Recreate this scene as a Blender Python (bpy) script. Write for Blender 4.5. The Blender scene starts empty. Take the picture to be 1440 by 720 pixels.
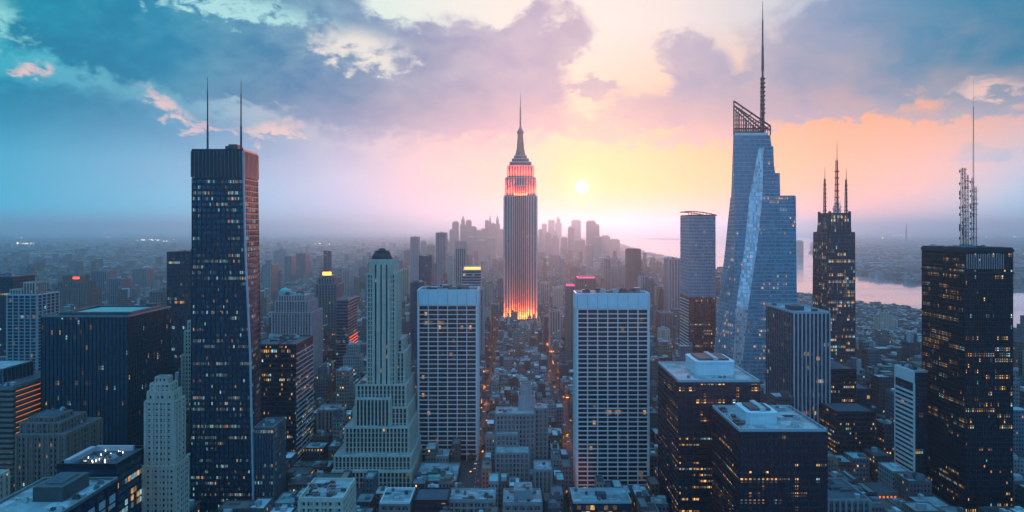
import bpy, math, random
import numpy as np
R = math.radians
S = bpy.context.scene
COL = S.collection
CH = 200.0            # camera height above the street
F = 960.0             # focal length in photograph pixels (1440 wide)

# ---------------------------------------------------------------- camera
cam = bpy.data.cameras.new('camera'); camo = bpy.data.objects.new('camera', cam); COL.objects.link(camo)
camo.location = (0, 0, CH); camo.rotation_euler = (R(90), 0, 0)
cam.sensor_width = 36; cam.lens = 24.0; cam.shift_y = -38/1440
cam.clip_start = 1; cam.clip_end = 200000
S.camera = camo
S.view_settings.view_transform = 'Standard'; S.view_settings.look = 'None'
S.view_settings.exposure = 0.18; S.view_settings.gamma = 1; S.view_settings.use_curve_mapping = False
S.cycles.use_denoising = True
S.cycles.max_bounces = 8; S.cycles.diffuse_bounces = 2; S.cycles.glossy_bounces = 3
S.cycles.volume_bounces = 6; S.cycles.transmission_bounces = 2; S.cycles.transparent_max_bounces = 4
S.cycles.sample_clamp_indirect = 4.0

def lin(c):
    return tuple(((v/255)/12.92 if v/255 <= .04045 else ((v/255+.055)/1.055)**2.4) for v in c)

class NT:
    """small helper round a node tree"""
    def __init__(s, tree): s.t = tree; s.n = tree.nodes; s.l = tree.links
    def _in(s, sock, v):
        if v is None: return
        if isinstance(v, bpy.types.NodeSocket): s.l.new(v, sock)
        else:
            try: sock.default_value = v
            except Exception: sock.default_value = (*v, 1.0) if len(v) == 3 else v
    def m(s, op, a=None, b=None, c=None, clamp=False):
        n = s.n.new('ShaderNodeMath'); n.operation = op; n.use_clamp = clamp
        for i, v in enumerate((a, b, c)): s._in(n.inputs[i], v)
        return n.outputs[0]
    def vm(s, op, a=None, b=None, c=None, scale=None):
        n = s.n.new('ShaderNodeVectorMath'); n.operation = op
        for i, v in enumerate((a, b, c)):
            if v is not None: s._in(n.inputs[i], v)
        if scale is not None: s._in(n.inputs['Scale'], scale)
        return n.outputs['Value'] if op in ('LENGTH', 'DOT_PRODUCT', 'DISTANCE') else n.outputs[0]
    def comb(s, x=0., y=0., z=0.):
        n = s.n.new('ShaderNodeCombineXYZ')
        for i, v in enumerate((x, y, z)): s._in(n.inputs[i], v)
        return n.outputs[0]
    def sep(s, v):
        n = s.n.new('ShaderNodeSeparateXYZ'); s._in(n.inputs[0], v); return n.outputs
    def mix(s, f, a, b, blend='MIX'):
        n = s.n.new('ShaderNodeMix'); n.data_type = 'RGBA'; n.blend_type = blend
        s._in(n.inputs[0], f); s._in(n.inputs[6], a); s._in(n.inputs[7], b); return n.outputs[2]
    def fmix(s, f, a, b):
        n = s.n.new('ShaderNodeMix'); s._in(n.inputs[0], f); s._in(n.inputs[2], a); s._in(n.inputs[3], b); return n.outputs[0]
    def mr(s, v, a, b, c=0., d=1., smooth=False):
        n = s.n.new('ShaderNodeMapRange'); n.interpolation_type = 'SMOOTHSTEP' if smooth else 'LINEAR'
        for i, q in enumerate((v, a, b, c, d)): s._in(n.inputs[i], q)
        return n.outputs[0]
    def ramp(s, v, stops, interp='LINEAR'):
        n = s.n.new('ShaderNodeValToRGB'); e = n.color_ramp; e.interpolation = interp
        while len(e.elements) < len(stops): e.elements.new(1)
        for i, (p, c) in enumerate(stops):
            e.elements[i].position = p; e.elements[i].color = (*c, 1)
        s._in(n.inputs[0], v); return n.outputs[0]
    def noise(s, v, scale, detail=4., rough=.55, dist=0.):
        n = s.n.new('ShaderNodeTexNoise'); s._in(n.inputs['Vector'], v); n.inputs['Scale'].default_value = scale
        n.inputs['Detail'].default_value = detail; n.inputs['Roughness'].default_value = rough
        n.inputs['Distortion'].default_value = dist; return n.outputs[0]
    def white(s, v):
        n = s.n.new('ShaderNodeTexWhiteNoise'); s._in(n.inputs['Vector'], v); return n.outputs['Value'], n.outputs['Color']

# ---------------------------------------------------------------- sky (world)
SUN_AZ = math.atan((818-720)/F); SUN_EL = math.atan((322-263)/F*math.cos(SUN_AZ))
W = bpy.data.worlds.new('World'); S.world = W; W.use_nodes = True
t = NT(W.node_tree); t.n.clear()
tc = t.n.new('ShaderNodeTexCoord').outputs['Generated']
d = t.vm('NORMALIZE', tc); dx, dy, dz = t.sep(d)
az = t.m('MULTIPLY', t.m('ARCTAN2', dx, dy), 180/math.pi)          # degrees, + to the right of the avenue axis
el = t.m('MULTIPLY', t.m('ARCSINE', dz), 180/math.pi)
def A(px): return math.degrees(math.atan((px-720)/F))
def E(px, py): return math.degrees(math.atan((322-py)/F*math.cos(math.atan((px-720)/F))))
azn = t.mr(az, -180., 180.)
def azramp(cols):
    """cols: sRGB at photo columns 0,250,480,720,818,950,1180,1300,1440 then the blue eastern half of the sky"""
    xs = [0, 250, 480, 720, 818, 950, 1180, 1300, 1440]
    st = [(0., lin(BACK[0])), (.22, lin(BACK[1])), (.33, lin(BACK[2]))]
    st += [((A(x)+180)/360, lin(c)) for x, c in zip(xs, cols)]
    st += [(.67, lin(BACK[2])), (.78, lin(BACK[1])), (1., lin(BACK[0]))]
    return t.ramp(azn, st)
BACK = [(62, 118, 168), (62, 122, 170), (70, 132, 172)]
r0 = azramp([(84,172,200),(118,180,205),(168,172,200),(232,172,176),(252,165,140),(250,168,140),(238,176,168),(205,182,190),(130,182,205)])
r1 = azramp([(85,150,172),(125,165,188),(180,175,195),(248,182,160),(255,192,122),(253,184,132),(248,178,156),(228,178,168),(175,175,190)])
r2 = azramp([(90,165,188),(130,178,200),(205,190,200),(252,212,200),(255,222,198),(252,206,178),(248,188,158),(246,186,158),(235,180,165)])
BACK = [(88, 155, 203), (88, 155, 200), (88, 165, 200)]
r3 = azramp([(100,200,208),(165,228,228),(220,238,232),(253,238,230),(255,240,232),(245,230,226),(185,195,208),(120,160,188),(75,145,172)])
g = t.mix(t.mr(el, 0., E(818,263)), r0, r1)
g = t.mix(t.mr(el, E(818,263), E(818,160)), g, r2)
g = t.mix(t.mr(el, E(818,160), E(818,40)), g, r3)
BACK = [(25, 125, 180), (30, 120, 170), (36, 120, 160)]
cc = azramp([(5,98,138),(26,112,156),(84,126,168),(172,158,188),(186,166,188),(172,164,190),(130,150,182),(84,138,170),(40,125,160)])
cl = azramp([(90,150,175),(128,158,186),(172,165,188),(226,172,184),(238,178,170),(228,176,176),(200,172,184),(180,172,186),(130,160,182)])
cc = t.mix(t.mr(el, 5., 11.5), cl, cc)
g = t.mix(t.mr(el, 24., 62., 0., 1., True), g, (.17, .58, 1.10)); cc = t.mix(t.mr(el, 24., 62., 0., 1., True), cc, (.11, .42, .84))
bk = t.mr(t.m('ABSOLUTE', az), 60., 130., 1., 1.62, True); g = t.vm('SCALE', g, scale=bk); cc = t.vm('SCALE', cc, scale=bk)
# clouds: hand-placed banks (azimuth, elevation) broken up by noise
cv = t.comb(t.m('MULTIPLY', az, .6), el, 0.)
n1 = t.noise(cv, .30, 6., .55, .4)
n2 = t.noise(t.vm('ADD', cv, (31., 7., 0.)), 1.1, 5., .6, .3)
nz = t.m('ADD', t.m('MULTIPLY', n1, .76), t.m('MULTIPLY', n2, .24))
wx = t.m('ADD', az, t.m('MULTIPLY', t.m('SUBTRACT', n1, .5), 7.)); we = t.m('ADD', el, t.m('MULTIPLY', t.m('SUBTRACT', n2, .5), 4.))
P = t.comb(wx, we, 0.)
blobs = [ # px, py, rx, ry, tilt(deg, + = rises to the right), strength
 (230,50,260,78,-4,1.3),(440,90,220,85,-10,1.2),(60,230,230,110,0,.75),(640,120,170,62,-14,1.05),(455,5,60,34,0,.9),
 (770,45,66,52,0,1.15),(700,85,110,42,-25,.9),(560,40,60,22,0,.5),(970,90,58,48,0,1.0),(1010,150,150,42,-4,.95),(920,185,170,26,-6,.6),
 (838,122,44,16,-4,.85),(1270,40,210,95,-2,1.3),(1420,70,140,85,-4,1.2),(1130,120,130,50,-6,.9),(1385,218,62,17,0,.6),
 (560,235,330,70,0,.45),(1300,150,150,20,-2,.6),(200,190,250,60,-6,.6)]
tot = None
for (px, py, rx, ry, tilt, s) in blobs:
    mp = t.n.new('ShaderNodeMapping'); mp.vector_type = 'TEXTURE'
    mp.inputs['Location'].default_value = (A(px), E(px, py), 0); mp.inputs['Rotation'].default_value = (0, 0, R(tilt))
    k = math.cos(math.atan((px-720)/F))
    mp.inputs['Scale'].default_value = (math.degrees(rx/F)*k*k, math.degrees(ry/F)*k, 1)
    t.l.new(P, mp.inputs['Vector'])
    b = t.mr(t.vm('LENGTH', mp.outputs[0]), 0.55, 1.25, s, 0., True)
    tot = b if tot is None else t.m('ADD', tot, b)
front = t.mr(t.m('ABSOLUTE', az), 44., 60., 1., 0., True)
back = t.m('MULTIPLY', t.mr(n1, .42, .62), .9)
tot = t.fmix(front, back, t.m('MINIMUM', tot, 1.25))
val = t.m('ADD', tot, t.m('MULTIPLY', t.m('SUBTRACT', nz, .5), 2.3))
mask = t.mr(val, .12, 1.0, 0., 1., True)
mask = t.m('MULTIPLY', mask, t.mr(el, 0.3, 4.5, .0, .95, True))
shade = t.mr(nz, .35, .68)
cc2 = t.mix(t.m('MULTIPLY', shade, .38), cc, g)
sky = t.mix(mask, g, cc2)
sky = t.vm('SCALE', sky, scale=t.mr(el, 0., 11., 1.85, .98, True))
hs = t.n.new('ShaderNodeHueSaturation'); hs.inputs['Saturation'].default_value = 1.18; t.l.new(sky, hs.inputs['Color']); t.l.new(front, hs.inputs['Fac']); sky = hs.outputs[0]
# lit rims and the small pink gaps
def spot(px, py, rx, ry, tilt, thr=.5):
    mp = t.n.new('ShaderNodeMapping'); mp.vector_type = 'TEXTURE'
    mp.inputs['Location'].default_value = (A(px), E(px, py), 0); mp.inputs['Rotation'].default_value = (0, 0, R(tilt))
    mp.inputs['Scale'].default_value = (math.degrees(rx/F)*.85, math.degrees(ry/F)*.9, 1)
    t.l.new(P, mp.inputs['Vector'])
    b = t.mr(t.vm('LENGTH', mp.outputs[0]), .2, 1.3, 1., 0.)
    return t.m('MULTIPLY', t.mr(b, .02, .3), t.mr(t.m('ADD', b, t.m('MULTIPLY', t.m('SUBTRACT', n2, .5), 2.0)), thr-.3, thr+.6, 0., 1., True))
for sp_, colr in ((spot(236,150,62,16,-32), (250,205,200)), (spot(385,180,60,15,8), (252,208,196)), (spot(300,182,60,9,-4), (235,195,200)),
                 (spot(45,98,20,11,0), (250,200,195)), (spot(8,25,46,34,0), (150,225,225)), (spot(505,68,85,34,-8,.4), (250,238,225)),
                 (spot(1398,122,60,14,0), (250,205,190)), (spot(790,20,60,40,0,.9), (250,230,220)), (spot(330,8,150,18,-2,.45), (185,232,230))):
    sky = t.mix(t.m('MULTIPLY', sp_, .8), sky, lin(colr))
# sun disc and its aureole
sd = (math.sin(SUN_AZ)*math.cos(SUN_EL), math.cos(SUN_AZ)*math.cos(SUN_EL), math.sin(SUN_EL))
ang = t.m('MULTIPLY', t.m('ARCCOSINE', t.m('MINIMUM', t.vm('DOT_PRODUCT', d, sd), 1.)), 180/math.pi)
aur = t.m('POWER', t.mr(ang, 0., 8., 1., 0.), 3.)
sky = t.mix(t.m('MULTIPLY', aur, .6), sky, (1.02, .60, .20))
aur2 = t.m('POWER', t.mr(ang, 0., 2.6, 1., 0.), 2.)
sky = t.mix(aur2, sky, (1.35, .95, .36))
disc = t.mr(ang, .44, .56, 1., 0.)
sky = t.mix(disc, sky, (6., 5.6, 4.))
low = t.mr(el, -1.2, 0., 0., 1.)
sky = t.mix(low, lin((60, 90, 120)), sky)
ns = t.n.new('ShaderNodeTexSky'); ns.sky_type = 'NISHITA'; ns.sun_disc = False
ns.sun_elevation = SUN_EL; ns.sun_rotation = SUN_AZ; ns.altitude = 200; ns.dust_density = 3
bg1 = t.n.new('ShaderNodeBackground'); t.l.new(ns.outputs[0], bg1.inputs[0]); bg1.inputs[1].default_value = 0.004
bg2 = t.n.new('ShaderNodeBackground'); t.l.new(sky, bg2.inputs[0]); bg2.inputs[1].default_value = 0.92
ad = t.n.new('ShaderNodeAddShader'); t.l.new(bg1.outputs[0], ad.inputs[0]); t.l.new(bg2.outputs[0], ad.inputs[1])
wo = t.n.new('ShaderNodeOutputWorld'); t.l.new(ad.outputs[0], wo.inputs[0])
W.cycles.sampling_method = 'MANUAL'; W.cycles.sample_map_resolution = 1024

# ---------------------------------------------------------------- sun lamp
sl = bpy.data.lights.new('sun', 'SUN'); sl.energy = 1.55; sl.angle = R(0.6); sl.color = (1.0, .29, .24)
so = bpy.data.objects.new('sun', sl); COL.objects.link(so)
from mathutils import Vector
so.rotation_euler = Vector(sd).to_track_quat('Z', 'Y').to_euler()

# ---------------------------------------------------------------- materials
def newmat(name):
    m = bpy.data.materials.new(name); m.use_nodes = True; m.node_tree.nodes.clear()
    return m, NT(m.node_tree)
def principled(t, base, rough=.8, metal=0., emit=None, estr=None, spec=None, normal=None):
    p = t.n.new('ShaderNodeBsdfPrincipled')
    t._in(p.inputs['Base Color'], base if isinstance(base, bpy.types.NodeSocket) else (*base, 1)); t._in(p.inputs['Roughness'], rough); t._in(p.inputs['Metallic'], metal)
    if emit is not None: t._in(p.inputs['Emission Color'], emit if isinstance(emit, bpy.types.NodeSocket) else (*emit, 1)); t._in(p.inputs['Emission Strength'], estr)
    if spec is not None: t._in(p.inputs['Specular IOR Level'], spec)
    if normal is not None: t._in(p.inputs['Normal'], normal)
    t.l.new(p.outputs[0], t.n.new('ShaderNodeOutputMaterial').inputs[0]); return p
def plain(name, base, rough=.8, metal=0., vary=.25, scale=.15):
    m, t = newmat(name)
    o = t.n.new('ShaderNodeTexCoord').outputs['Object']
    n = t.noise(o, scale, 5., .65); st = t.noise(t.vm('MULTIPLY', o, (1., 1., .08)), scale*6, 3., .6)
    f = t.m('ADD', t.m('MULTIPLY', n, .6), t.m('MULTIPLY', st, .4))
    c = t.vm('SCALE', base, scale=t.mr(f, .3, .7, 1-vary, 1+vary))
    principled(t, c, rough, metal); return m
def facade(name, wall, glass=(.015,.03,.05), fh=4., bw=3., wx=(.1,.9), wz=(.25,.9), lit=.06, rows=.5, warm=.6, power=1.6,
           rough=.12, spec=.5, attr=False, cell=1, wallrough=.75, gmetal=0., glass2=None, blinds=.3):
    """window grid in metres on whichever wall the face belongs to; single panes are lit at random, whole stretches of a floor together"""
    m, t = newmat(name)
    o = t.n.new('ShaderNodeTexCoord').outputs['Object'] if not attr else t.n.new('ShaderNodeNewGeometry').outputs['Position']
    nrm = t.n.new('ShaderNodeNewGeometry').outputs['Normal']
    x, y, z = t.sep(o); nx, ny, nz = t.sep(nrm)
    side = t.m('GREATER_THAN', t.m('ABSOLUTE', nx), t.m('ABSOLUTE', ny))
    u = t.m('DIVIDE', t.m('ADD', t.fmix(side, x, y), 500.), bw); v = t.m('DIVIDE', z, fh)
    fu, fv = t.m('FRACT', u), t.m('FRACT', v); cu, cv = t.m('FLOOR', u), t.m('FLOOR', v)
    def band(f, a, b): return t.m('MULTIPLY', t.m('GREATER_THAN', f, a), t.m('LESS_THAN', f, b))
    wm = t.m('MULTIPLY', band(fu, *wx), band(fv, *wz)); wm = t.m('MULTIPLY', wm, t.m('LESS_THAN', t.m('ABSOLUTE', nz), .6))
    rid = t.n.new('ShaderNodeObjectInfo').outputs['Random']
    s0 = t.m('ADD', t.m('MULTIPLY', side, 17.3), t.m('MULTIPLY', rid, 91.))
    rv, rc = t.white(t.comb(cu, cv, s0))
    rr, _ = t.white(t.comb(t.m('FLOOR', t.m('DIVIDE', u, 7. if cell == 1 else cell)), cv, t.m('ADD', s0, 3.7)))
    fr, _ = t.white(t.comb(5.5, cv, t.m('ADD', s0, 9.1)))
    big = t.noise(t.comb(t.m('MULTIPLY', u, .05), t.m('MULTIPLY', v, .05), s0), 1., 2.)
    rowp = t.m('MULTIPLY', t.m('MULTIPLY', t.m('POWER', rr, 4.), t.m('POWER', fr, 2.)), 16.*lit*rows*.8)
    prob = t.m('MULTIPLY', t.m('ADD', t.m('MULTIPLY', rowp, 1.), lit*.055), t.mr(big, .35, .65, .3, 1.7))
    on = t.m('LESS_THAN', rv, prob)
    r1_, g1_, b1_ = t.sep(rc)
    wc = t.mix(t.m('LESS_THAN', g1_, warm), lin((170, 225, 235)), lin((255, 190, 105)))
    inner = t.noise(t.comb(t.m('MULTIPLY', fu, 2.), t.m('ADD', fv, cv), cu), 2.2, 3.)
    e = t.m('MULTIPLY', t.m('MULTIPLY', on, wm), t.m('MULTIPLY', t.m('MULTIPLY', t.mr(inner, .3, .7, .15, 1.3), t.m('ADD', .12, t.m('MULTIPLY', t.m('POWER', b1_, 2.5), 1.1))), power))
    if attr:
        at = t.n.new('ShaderNodeAttribute'); at.attribute_name = 'tint'; wcol = at.outputs['Color']
        ra = t.n.new('ShaderNodeAttribute'); ra.attribute_name = 'windows'
        wm = t.m('MULTIPLY', wm, ra.outputs['Fac']); e = t.m('MULTIPLY', e, ra.outputs['Fac'])
    else: wcol = wall
    dirt = t.noise(t.vm('MULTIPLY', o, (1., 1., .15)), .12, 5., .65)
    wcol = t.vm('SCALE', wcol, scale=t.mr(dirt, .3, .7, .78, 1.22))
    gv = t.vm('SCALE', glass, scale=t.mr(r1_, 0., 1., .55, 1.6))
    bl = t.m('MULTIPLY', t.m('GREATER_THAN', g1_, 1-blinds), t.mr(b1_, 0., 1., 0., .05))
    gcol = t.mix(bl, gv, (.5, .5, .48))
    base = t.mix(wm, wcol, gcol)
    # each pane sits at a slightly different angle, so that reflections break up as on a real curtain wall
    jit = t.vm('SCALE', t.vm('SUBTRACT', rc, (.5, .5, .5)), scale=t.m('MULTIPLY', wm, .035))
    wob = t.vm('SCALE', t.vm('SUBTRACT', t.comb(t.noise(o, .05), t.noise(t.vm('ADD', o, (9., 3., 5.)), .05), .5), (.5, .5, .5)), scale=t.m('MULTIPLY', wm, .022))
    nn = t.vm('NORMALIZE', t.vm('ADD', t.vm('ADD', nrm, jit), wob))
    principled(t, base, t.fmix(wm, wallrough, rough), t.m('MULTIPLY', wm, gmetal), wc, e, t.fmix(wm, .3, spec), nn)
    return m

def membrane(name, base):
    """felt roof: sheets of differing age, patches, ponding stains, seams"""
    m, t = newmat(name); o = t.n.new('ShaderNodeTexCoord').outputs['Object']
    v = t.n.new('ShaderNodeTexVoronoi'); v.distance = 'CHEBYCHEV'; v.inputs['Scale'].default_value = .11; t.l.new(t.vm('MULTIPLY', o, (1., 1., 0.)), v.inputs['Vector'])
    a, b, _ = t.sep(v.outputs['Color'])
    x, y, z = t.sep(o); seam = t.m('LESS_THAN', t.m('FRACT', t.m('DIVIDE', x, 2.2)), .06)
    st = t.noise(t.vm('MULTIPLY', o, (1., 1., 0.)), .16, 6., .7, .8); pond = t.mr(st, .52, .6)
    k = t.m('MULTIPLY', t.mr(a, 0., 1., .62, 1.18), t.mr(t.noise(o, .9, 4., .7), .3, .7, .85, 1.15))
    k = t.m('MULTIPLY', k, t.m('SUBTRACT', 1., t.m('MULTIPLY', pond, .42))); k = t.m('MULTIPLY', k, t.m('SUBTRACT', 1., t.m('MULTIPLY', seam, .18)))
    principled(t, t.vm('SCALE', base, scale=k), t.fmix(pond, .8, .35)); return m
M = {}
M['stone']   = plain('pale_stone', (.58,.48,.38), .85)
M['stone2']  = plain('beige_stone', (.54,.40,.32), .85)
M['stone3']  = plain('brown_stone', (.25,.16,.13), .85)
M['white']   = plain('white_cladding', (.84,.70,.68), .55, vary=.10)
M['whitedim']= plain('grey_white_cladding', (.42,.43,.46), .6, vary=.12)
M['steel']   = plain('steel', (.22,.23,.25), .4, .6)
M['dark']    = plain('dark_metal', (.010,.018,.030), .45, .3)
M['mast']    = plain('mast_paint', (.06,.05,.06), .5, .3)
M['roof']   = membrane('roof_membrane', (.40,.44,.44))
M['roofdk']  = plain('dark_roof_gravel', (.07,.09,.11), .9, vary=.4, scale=.1)
M['roofgr']  = plain('green_copper_roof', (.20,.42,.38), .7, vary=.3)
M['unit']    = plain('rooftop_plant_metal', (.40,.43,.44), .6, vary=.3)
M['mech']    = plain('dark_machinery', (.06,.065,.07), .6, vary=.4)
M['brick']   = plain('brick', (.16,.09,.075), .9)
M['concrete']= plain('concrete', (.26,.26,.26), .9)
M['mauve']   = plain('mauve_render', (.48,.33,.33), .9)
M['wood']    = plain('tank_wood', (.10,.065,.05), .9)
def emis(name, col, p):
    m, t = newmat(name); e = t.n.new('ShaderNodeEmission'); e.inputs[0].default_value = (*lin(col), 1); e.inputs[1].default_value = p
    t.l.new(e.outputs[0], t.n.new('ShaderNodeOutputMaterial').inputs[0]); return m
M['lamp_warm'] = emis('warm_floodlight', (255,150,60), 5.)
M['lamp_pink'] = emis('pink_neon', (255,60,130), 3.5)
M['lamp_red'] = emis('red_beacon', (255,70,60), 3.)
M['lamp_white'] = emis('white_lamp', (255,225,180), 6.)

# ---------------------------------------------------------------- mesh helper
class MB:
    def __init__(s): s.v = []; s.f = []
    def prism(s, lo, hi, z0, z1, bottom=False):
        """lo, hi: same-length footprints (ccw from above) at z0 and z1 (z may be per-point lists)"""
        n = len(lo); b = len(s.v)
        z0 = z0 if isinstance(z0, (list, tuple)) else [z0]*n; z1 = z1 if isinstance(z1, (list, tuple)) else [z1]*n
        s.v += [(p[0], p[1], z) for p, z in zip(lo, z0)] + [(p[0], p[1], z) for p, z in zip(hi, z1)]
        for i in range(n):
            j = (i+1) % n; s.f.append((b+i, b+j, b+n+j, b+n+i))
        s.f.append(tuple(b+n+i for i in range(n)))
        if bottom: s.f.append(tuple(b+i for i in reversed(range(n))))
    def box(s, x0, x1, y0, y1, z0, z1, bottom=True):
        q = [(x0,y0),(x1,y0),(x1,y1),(x0,y1)]; s.prism(q, q, z0, z1, bottom)
    def tube(s, a, b, ra, rb=None, n=6):
        rb = ra if rb is None else rb; a, b = Vector(a), Vector(b); d = (b-a).normalized()
        p = d.orthogonal().normalized(); q = d.cross(p); k = len(s.v)
        for c, r in ((a, ra), (b, rb)):
            for i in range(n):
                w = 2*math.pi*i/n; s.v.append(tuple(c + p*math.cos(w)*r + q*math.sin(w)*r))
        for i in range(n):
            j = (i+1) % n; s.f.append((k+i, k+j, k+n+j, k+n+i))
        s.f.append(tuple(k+n+i for i in range(n))); s.f.append(tuple(k+i for i in reversed(range(n))))
    def lathe(s, cx, cy, prof, n=16):
        k = len(s.v)
        for r, z in prof:
            for i in range(n):
                w = 2*math.pi*(i+.5)/n; s.v.append((cx+r*math.cos(w), cy+r*math.sin(w), z))
        for m in range(len(prof)-1):
            for i in range(n):
                j = (i+1) % n; s.f.append((k+m*n+i, k+m*n+j, k+(m+1)*n+j, k+(m+1)*n+i))
        s.f.append(tuple(k+(len(prof)-1)*n+i for i in range(n)))
    def build(s, name, mat, parent=None, off=(0,0,0)):
        me = bpy.data.meshes.new(name)
        me.from_pydata([(x-off[0], y-off[1], z-off[2]) for x, y, z in s.v], [], s.f)
        me.materials.append(mat); o = bpy.data.objects.new(name, me); COL.objects.link(o)
        if parent is not None: o.parent = parent
        return o

def rect(x0, x1, y0, y1): return [(x0,y0),(x1,y0),(x1,y1),(x0,y1)]
def X(px, D): return (px-720)*D/F
def Z(py, D): return CH-(py-322)*D/F
def ring_at(levels, z):
    for (za, pa), (zb, pb) in zip(levels, levels[1:]):
        if za <= z <= zb:
            f = (z-za)/(zb-za); return [(a[0]+(b[0]-a[0])*f, a[1]+(b[1]-a[1])*f) for a, b in zip(pa, pb)]
    return levels[-1][1]
def grow(poly, d):
    n = len(poly); out = []
    for i in range(n):
        p0, p1, p2 = poly[i-1], poly[i], poly[(i+1) % n]
        def nrm(a, b):
            l = math.hypot(b[0]-a[0], b[1]-a[1]) or 1; return ((b[1]-a[1])/l, -(b[0]-a[0])/l)
        na, nb = nrm(p0, p1), nrm(p1, p2)
        bx, by = na[0]+nb[0], na[1]+nb[1]; k = d*2/max(.4, bx*bx+by*by)
        out.append((p1[0]+bx*k, p1[1]+by*k))
    return out
RECTS = []     # footprints of everything placed by hand: x0,x1,y0,y1,ztop
class Thing:
    def __init__(s, name, label, cat, cx, cy, group=None):
        e = bpy.data.objects.new(name, None); COL.objects.link(e); e.location = (cx, cy, 0); e.empty_display_size = 5
        e['label'] = label; e['category'] = cat
        if group: e['group'] = group
        s.e = e; s.off = (cx, cy, 0); s.p = {}; s.last = None
    def mb(s, part, mat):
        k = (part, mat.name)
        if k not in s.p: s.p[k] = (MB(), mat)
        return s.p[k][0]
    def one(s, part, mb, mat, parent=None, label=None):
        o = mb.build(part, mat, parent or s.e, s.off)
        if label: o['label'] = label
        return o
    def finish(s):
        for (part, _), (mb, mat) in s.p.items():
            if mb.v: mb.build(part, mat, s.e, s.off)
        return s
    def tier(s, levels, core, grid=None, bands=None, fins=None, part='wall', gpart='facade_grid', topcut=0, edges=None, fskip=None, z0=None, z1=None):
        """levels [(z, footprint)...] bottom to top. bands=(spacing, height, proud), fins=(spacing, width, proud)"""
        c = s.mb(part, core)
        for (za, pa), (zb, pb) in zip(levels, levels[1:]): c.prism(pa, pb, za, zb)
        xs = [p[0] for l in levels for p in l[1]]; ys = [p[1] for l in levels for p in l[1]]
        RECTS.append((min(xs), max(xs), min(ys), max(ys), levels[-1][0]))
        zb_, zt = levels[0][0] if z0 is None else z0, (levels[-1][0]-topcut) if z1 is None else z1
        if bands:
            sp, h, pr = bands; g = s.mb(gpart, grid); k = max(1, round((zt-zb_)/sp)); sp = (zt-zb_)/k
            for i in range(1, k+1):
                z = zb_+i*sp
                a, b = grow(ring_at(levels, z-h), pr), grow(ring_at(levels, min(z, levels[-1][0])), pr)
                g.prism(a, b, z-h, z, True)
        if fins:
            sp, w, pr = fins; g = s.mb(gpart, grid); n = len(levels[0][1])
            for e in range(n):
                if edges and e not in edges: continue
                for (za, pa), (zb, pb) in zip(levels, levels[1:]):
                    zb2 = min(zb, zt); za2 = max(za, zb_)
                    if zb2 <= za2: continue
                    pa2, pb2 = ring_at(levels, za2), ring_at(levels, zb2) if zb2 < zb else pb
                    a0, a1, b0, b1 = pa2[e], pa2[(e+1) % n], pb2[e], pb2[(e+1) % n]
                    L = math.hypot(a1[0]-a0[0], a1[1]-a0[1])
                    if L < sp*.6: k = 1
                    else: k = max(1, round((L-w)/sp))
                    Lt = math.hypot(b1[0]-b0[0], b1[1]-b0[1]) or 1
                    ux, uy = (a1[0]-a0[0])/max(L, .01), (a1[1]-a0[1])/max(L, .01); ox, oy = uy, -ux
                    for i in range(k+1):
                        f = i/k; hw = w/2
                        cx, cy = a0[0]+ux*(hw+(L-w)*f), a0[1]+uy*(hw+(L-w)*f)
                        vx, vy = (b1[0]-b0[0])/Lt, (b1[1]-b0[1])/Lt
                        tx, ty = b0[0]+vx*(hw+(Lt-w)*f), b0[1]+vy*(hw+(Lt-w)*f)
                        def q(x, y, ux, uy): return [(x-ux*hw-ox*.3, y-uy*hw-oy*.3), (x-ux*hw+ox*pr, y-uy*hw+oy*pr), (x+ux*hw+ox*pr, y+uy*hw+oy*pr), (x+ux*hw-ox*.3, y+uy*hw-oy*.3)]
                        g.prism(q(cx, cy, ux, uy), q(tx, ty, vx, vy), za2, zb2, True)
    def cap(s, poly, z, roof, par, h=1.2, w=.6, part='parapet'):
        """roof sheet plus parapet standing round it"""
        r = MB(); q = grow(poly, -w*.5); r.prism(q, q, z-.5, z+.25); s.one('roof', r, roof)
        p = MB(); o, i = grow(poly, .12), grow(poly, -w); n = len(poly); b = len(p.v)
        p.v += [(a[0], a[1], z-.3) for a in o]+[(a[0], a[1], z+h) for a in o]+[(a[0], a[1], z+h) for a in i]+[(a[0], a[1], z-.3) for a in i]
        for k in range(n):
            j = (k+1) % n
            p.f += [(b+k, b+j, b+n+j, b+n+k), (b+n+k, b+n+j, b+2*n+j, b+2*n+k), (b+2*n+k, b+2*n+j, b+3*n+j, b+3*n+k)]
        s.one(part, p, par)
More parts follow.
